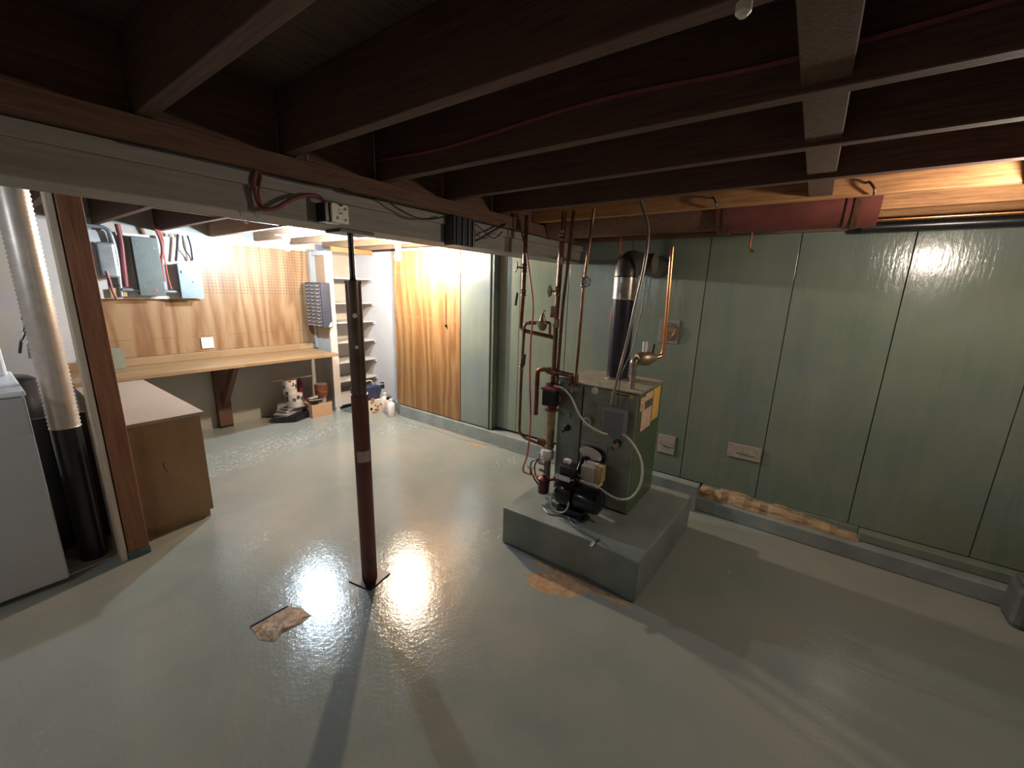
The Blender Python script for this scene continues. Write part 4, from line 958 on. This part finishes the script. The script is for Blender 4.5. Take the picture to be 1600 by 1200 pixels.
def can(name, lab, x, y, z, r, h, mat, lidm='metergrey'):
    t = thing(name, lab, 'paint can', (x, y, z))
    mk('can_body', lathe(B(), (x, y, z), [(r*.97, 0), (r, .004), (r, h-.006), (r*1.03, h-.004), (r*1.03, h)], n=28), M[mat], t, smooth=True)
    mk('lid', lathe(B(), (x, y, z+h+.0005), [(r*.9, 0), (r*.9, .004), (r*.7, .005)], n=24), M[lidm], t, smooth=True)
    bm = B(); tube(bm, [(x-r, y-.01, z+h*.7), (x-r*.7, y-r*.9, z+h*.5), (x, y-r*1.15, z+h*.4), (x+r*.7, y-r*.9, z+h*.5), (x+r, y-.01, z+h*.7)], .0018, 6, True)
    mk('bail_handle', bm, M['metergrey'], t, smooth=True)
    return t
can('paint_can', 'white printed paint can on the trays, lower of the two', 2.27, 4.86, .160, .092, .15, 'canprint', 'white')
can('paint_can', 'white printed paint can stacked on top with a stick across', 2.235, 4.87, .317, .074, .17, 'canprint', 'cardboard')
mk('stir_stick', obox(B(), (2.27, 4.86, .500), (.20, -.05, .012), (.004, .012, 0), (0, 0, .004)), M['stud'], label='pale stirring stick lying across the top paint can', cat='stick')
mk('red_bottle', lathe(B(), (2.42, 5.0, .087), [(.03, 0), (.032, .2), (.03, .32), (.012, .36), (.012, .38)], n=16), M['redpump'], smooth=True, label='dull red bottle behind the white paint cans', cat='bottle')
bx_ = thing('open_cardboard_box', 'plain brown open cardboard box beside the shelving unit foot', 'box', (2.54, 4.80, 0))
for a_ in ((2.40, 2.66, 4.715, 4.72), (2.40, 2.66, 4.925, 4.93), (2.40, 2.405, 4.7205, 4.9245), (2.655, 2.66, 4.7205, 4.9245)):
    mk('box_side', bx(*a_, .004, .165), M['cardboard'], bx_)
mk('box_base', bx(2.40, 2.66, 4.715, 4.93, 0, .0035), M['cardboard'], bx_)
can('paint_can', 'brown red paint can standing in the cardboard box', 2.60, 4.84, .005, .052, .22, 'canprint', 'metergrey')
can('paint_can', 'rust red paint can stacked highest in the cardboard box', 2.60, 4.84, .231, .075, .15, 'redlabel', 'metergrey')
t = thing('roller_brush', 'black handled paint roller lying over the box edge', 'paint roller', (2.47, 4.83, .17))
mk('roller_sleeve', cyl(B(), (2.40, 4.78, .205), (2.55, 4.75, .20), .026, n=16), M['black'], t, smooth=True)
mk('roller_handle', tube(B(), [(2.40, 4.78, .205), (2.38, 4.80, .23), (2.36, 4.86, .27), (2.33, 4.90, .29)], .008, 8, True), M['black'], t, smooth=True)
mk('white_rag', obox(B(), (2.47, 4.80, .237), (.05, -.01, .01), (.01, .03, 0), (0, 0, .006)), M['white'], label='scrap of white cloth on the paint roller', cat='rag', bevel=.004)

# toolbox corner
cbx = thing('printed_carton', 'white carton with red print under the navy tool bag', 'box', (3.02, 4.45, 0))
mk('carton', obox(B(), (3.0, 4.47, .085), (.165, -.03, 0), (.02, .10, 0), (0, 0, .085)), M['cartonprint'], cbx, bevel=.003)
mk('black_mark', cyl(B(), (2.985, 4.3655, .06), (2.986, 4.3715, .06), .018, n=14), M['black'], cbx)
tb = thing('tool_bag', 'navy blue tool bag on the printed carton', 'tool bag', (3.0, 4.47, .171))
mk('bag_body', prism(B(), [(2.83, .176), (3.13, .176), (3.18, .33), (3.10, .35), (2.80, .345)], 'y', 4.38, 4.54), M['navyfab'], tb, bevel=.012)
mk('bag_handle', tube(B(), [(2.98, 4.46, .345), (2.99, 4.46, .40), (3.03, 4.46, .415), (3.08, 4.46, .39), (3.09, 4.46, .345)], .008, 8, True), M['white'], tb, smooth=True, label='white carrying handle')
mk('bag_patch', bx(2.925, 2.955, 4.377, 4.379, .255, .29), M['heightwhite'], tb, label='small white badge')
mk('red_tool', cyl(B(), (2.98, 4.34, .192), (3.02, 4.36, .186), .014, n=12), M['orangehose'], smooth=True, label='red handled tool end poking out under the bag', cat='tool')
mk('tape_roll', lathe(B(), (3.18, 4.42, .33), [(.03, 0), (.045, .004), (.045, .04), (.03, .044)], axis=(.6, -.6, .1), n=20), M['black'], smooth=True, label='black round roll at the right end of the tool bag', cat='tape roll')
def bottle(lab, x, y, r, h, mat, cap):
    t = thing('plastic_bottle', lab, 'bottle', (x, y, 0))
    mk('bottle_body', lathe(B(), (x, y, 0), [(r*.92, 0), (r, .006), (r, h*.68), (r*.8, h*.76), (r*.38, h*.82), (r*.38, h*.86)], n=20), M[mat], t, smooth=True)
    mk('cap', lathe(B(), (x, y, h*.862), [(r*.45, 0), (r*.45, h*.12), (r*.35, h*.138)], n=16), M[cap], t, smooth=True)
bottle('white plastic bottle standing in front by the kerb', 3.09, 4.10, .046, .225, 'heightwhite', 'heightwhite')
bottle('greenish bottle with a black cap behind the white bottle', 3.13, 4.22, .043, .22, 'beige', 'black')
bottle('pale green bottle between carton and white bottle', 3.17, 4.33, .05, .25, 'offwhite', 'offwhite')

# ------------------------------------------------------------------ block at the lower right edge
c = at(1590, 905, 'z', 0)
tk = thing('slate_block', 'dark slate grey block against the green wall at the right picture edge', 'block', (3.0, -1.2, 0))
mk('block_body', bx(2.92, 3.095, -1.5, -1.06, .0, .22), M['slate'], tk, bevel=.03)
mk('block_cap', bx(2.93, 3.09, -1.48, -1.075, .221, .24), M['slate'], tk, bevel=.01)
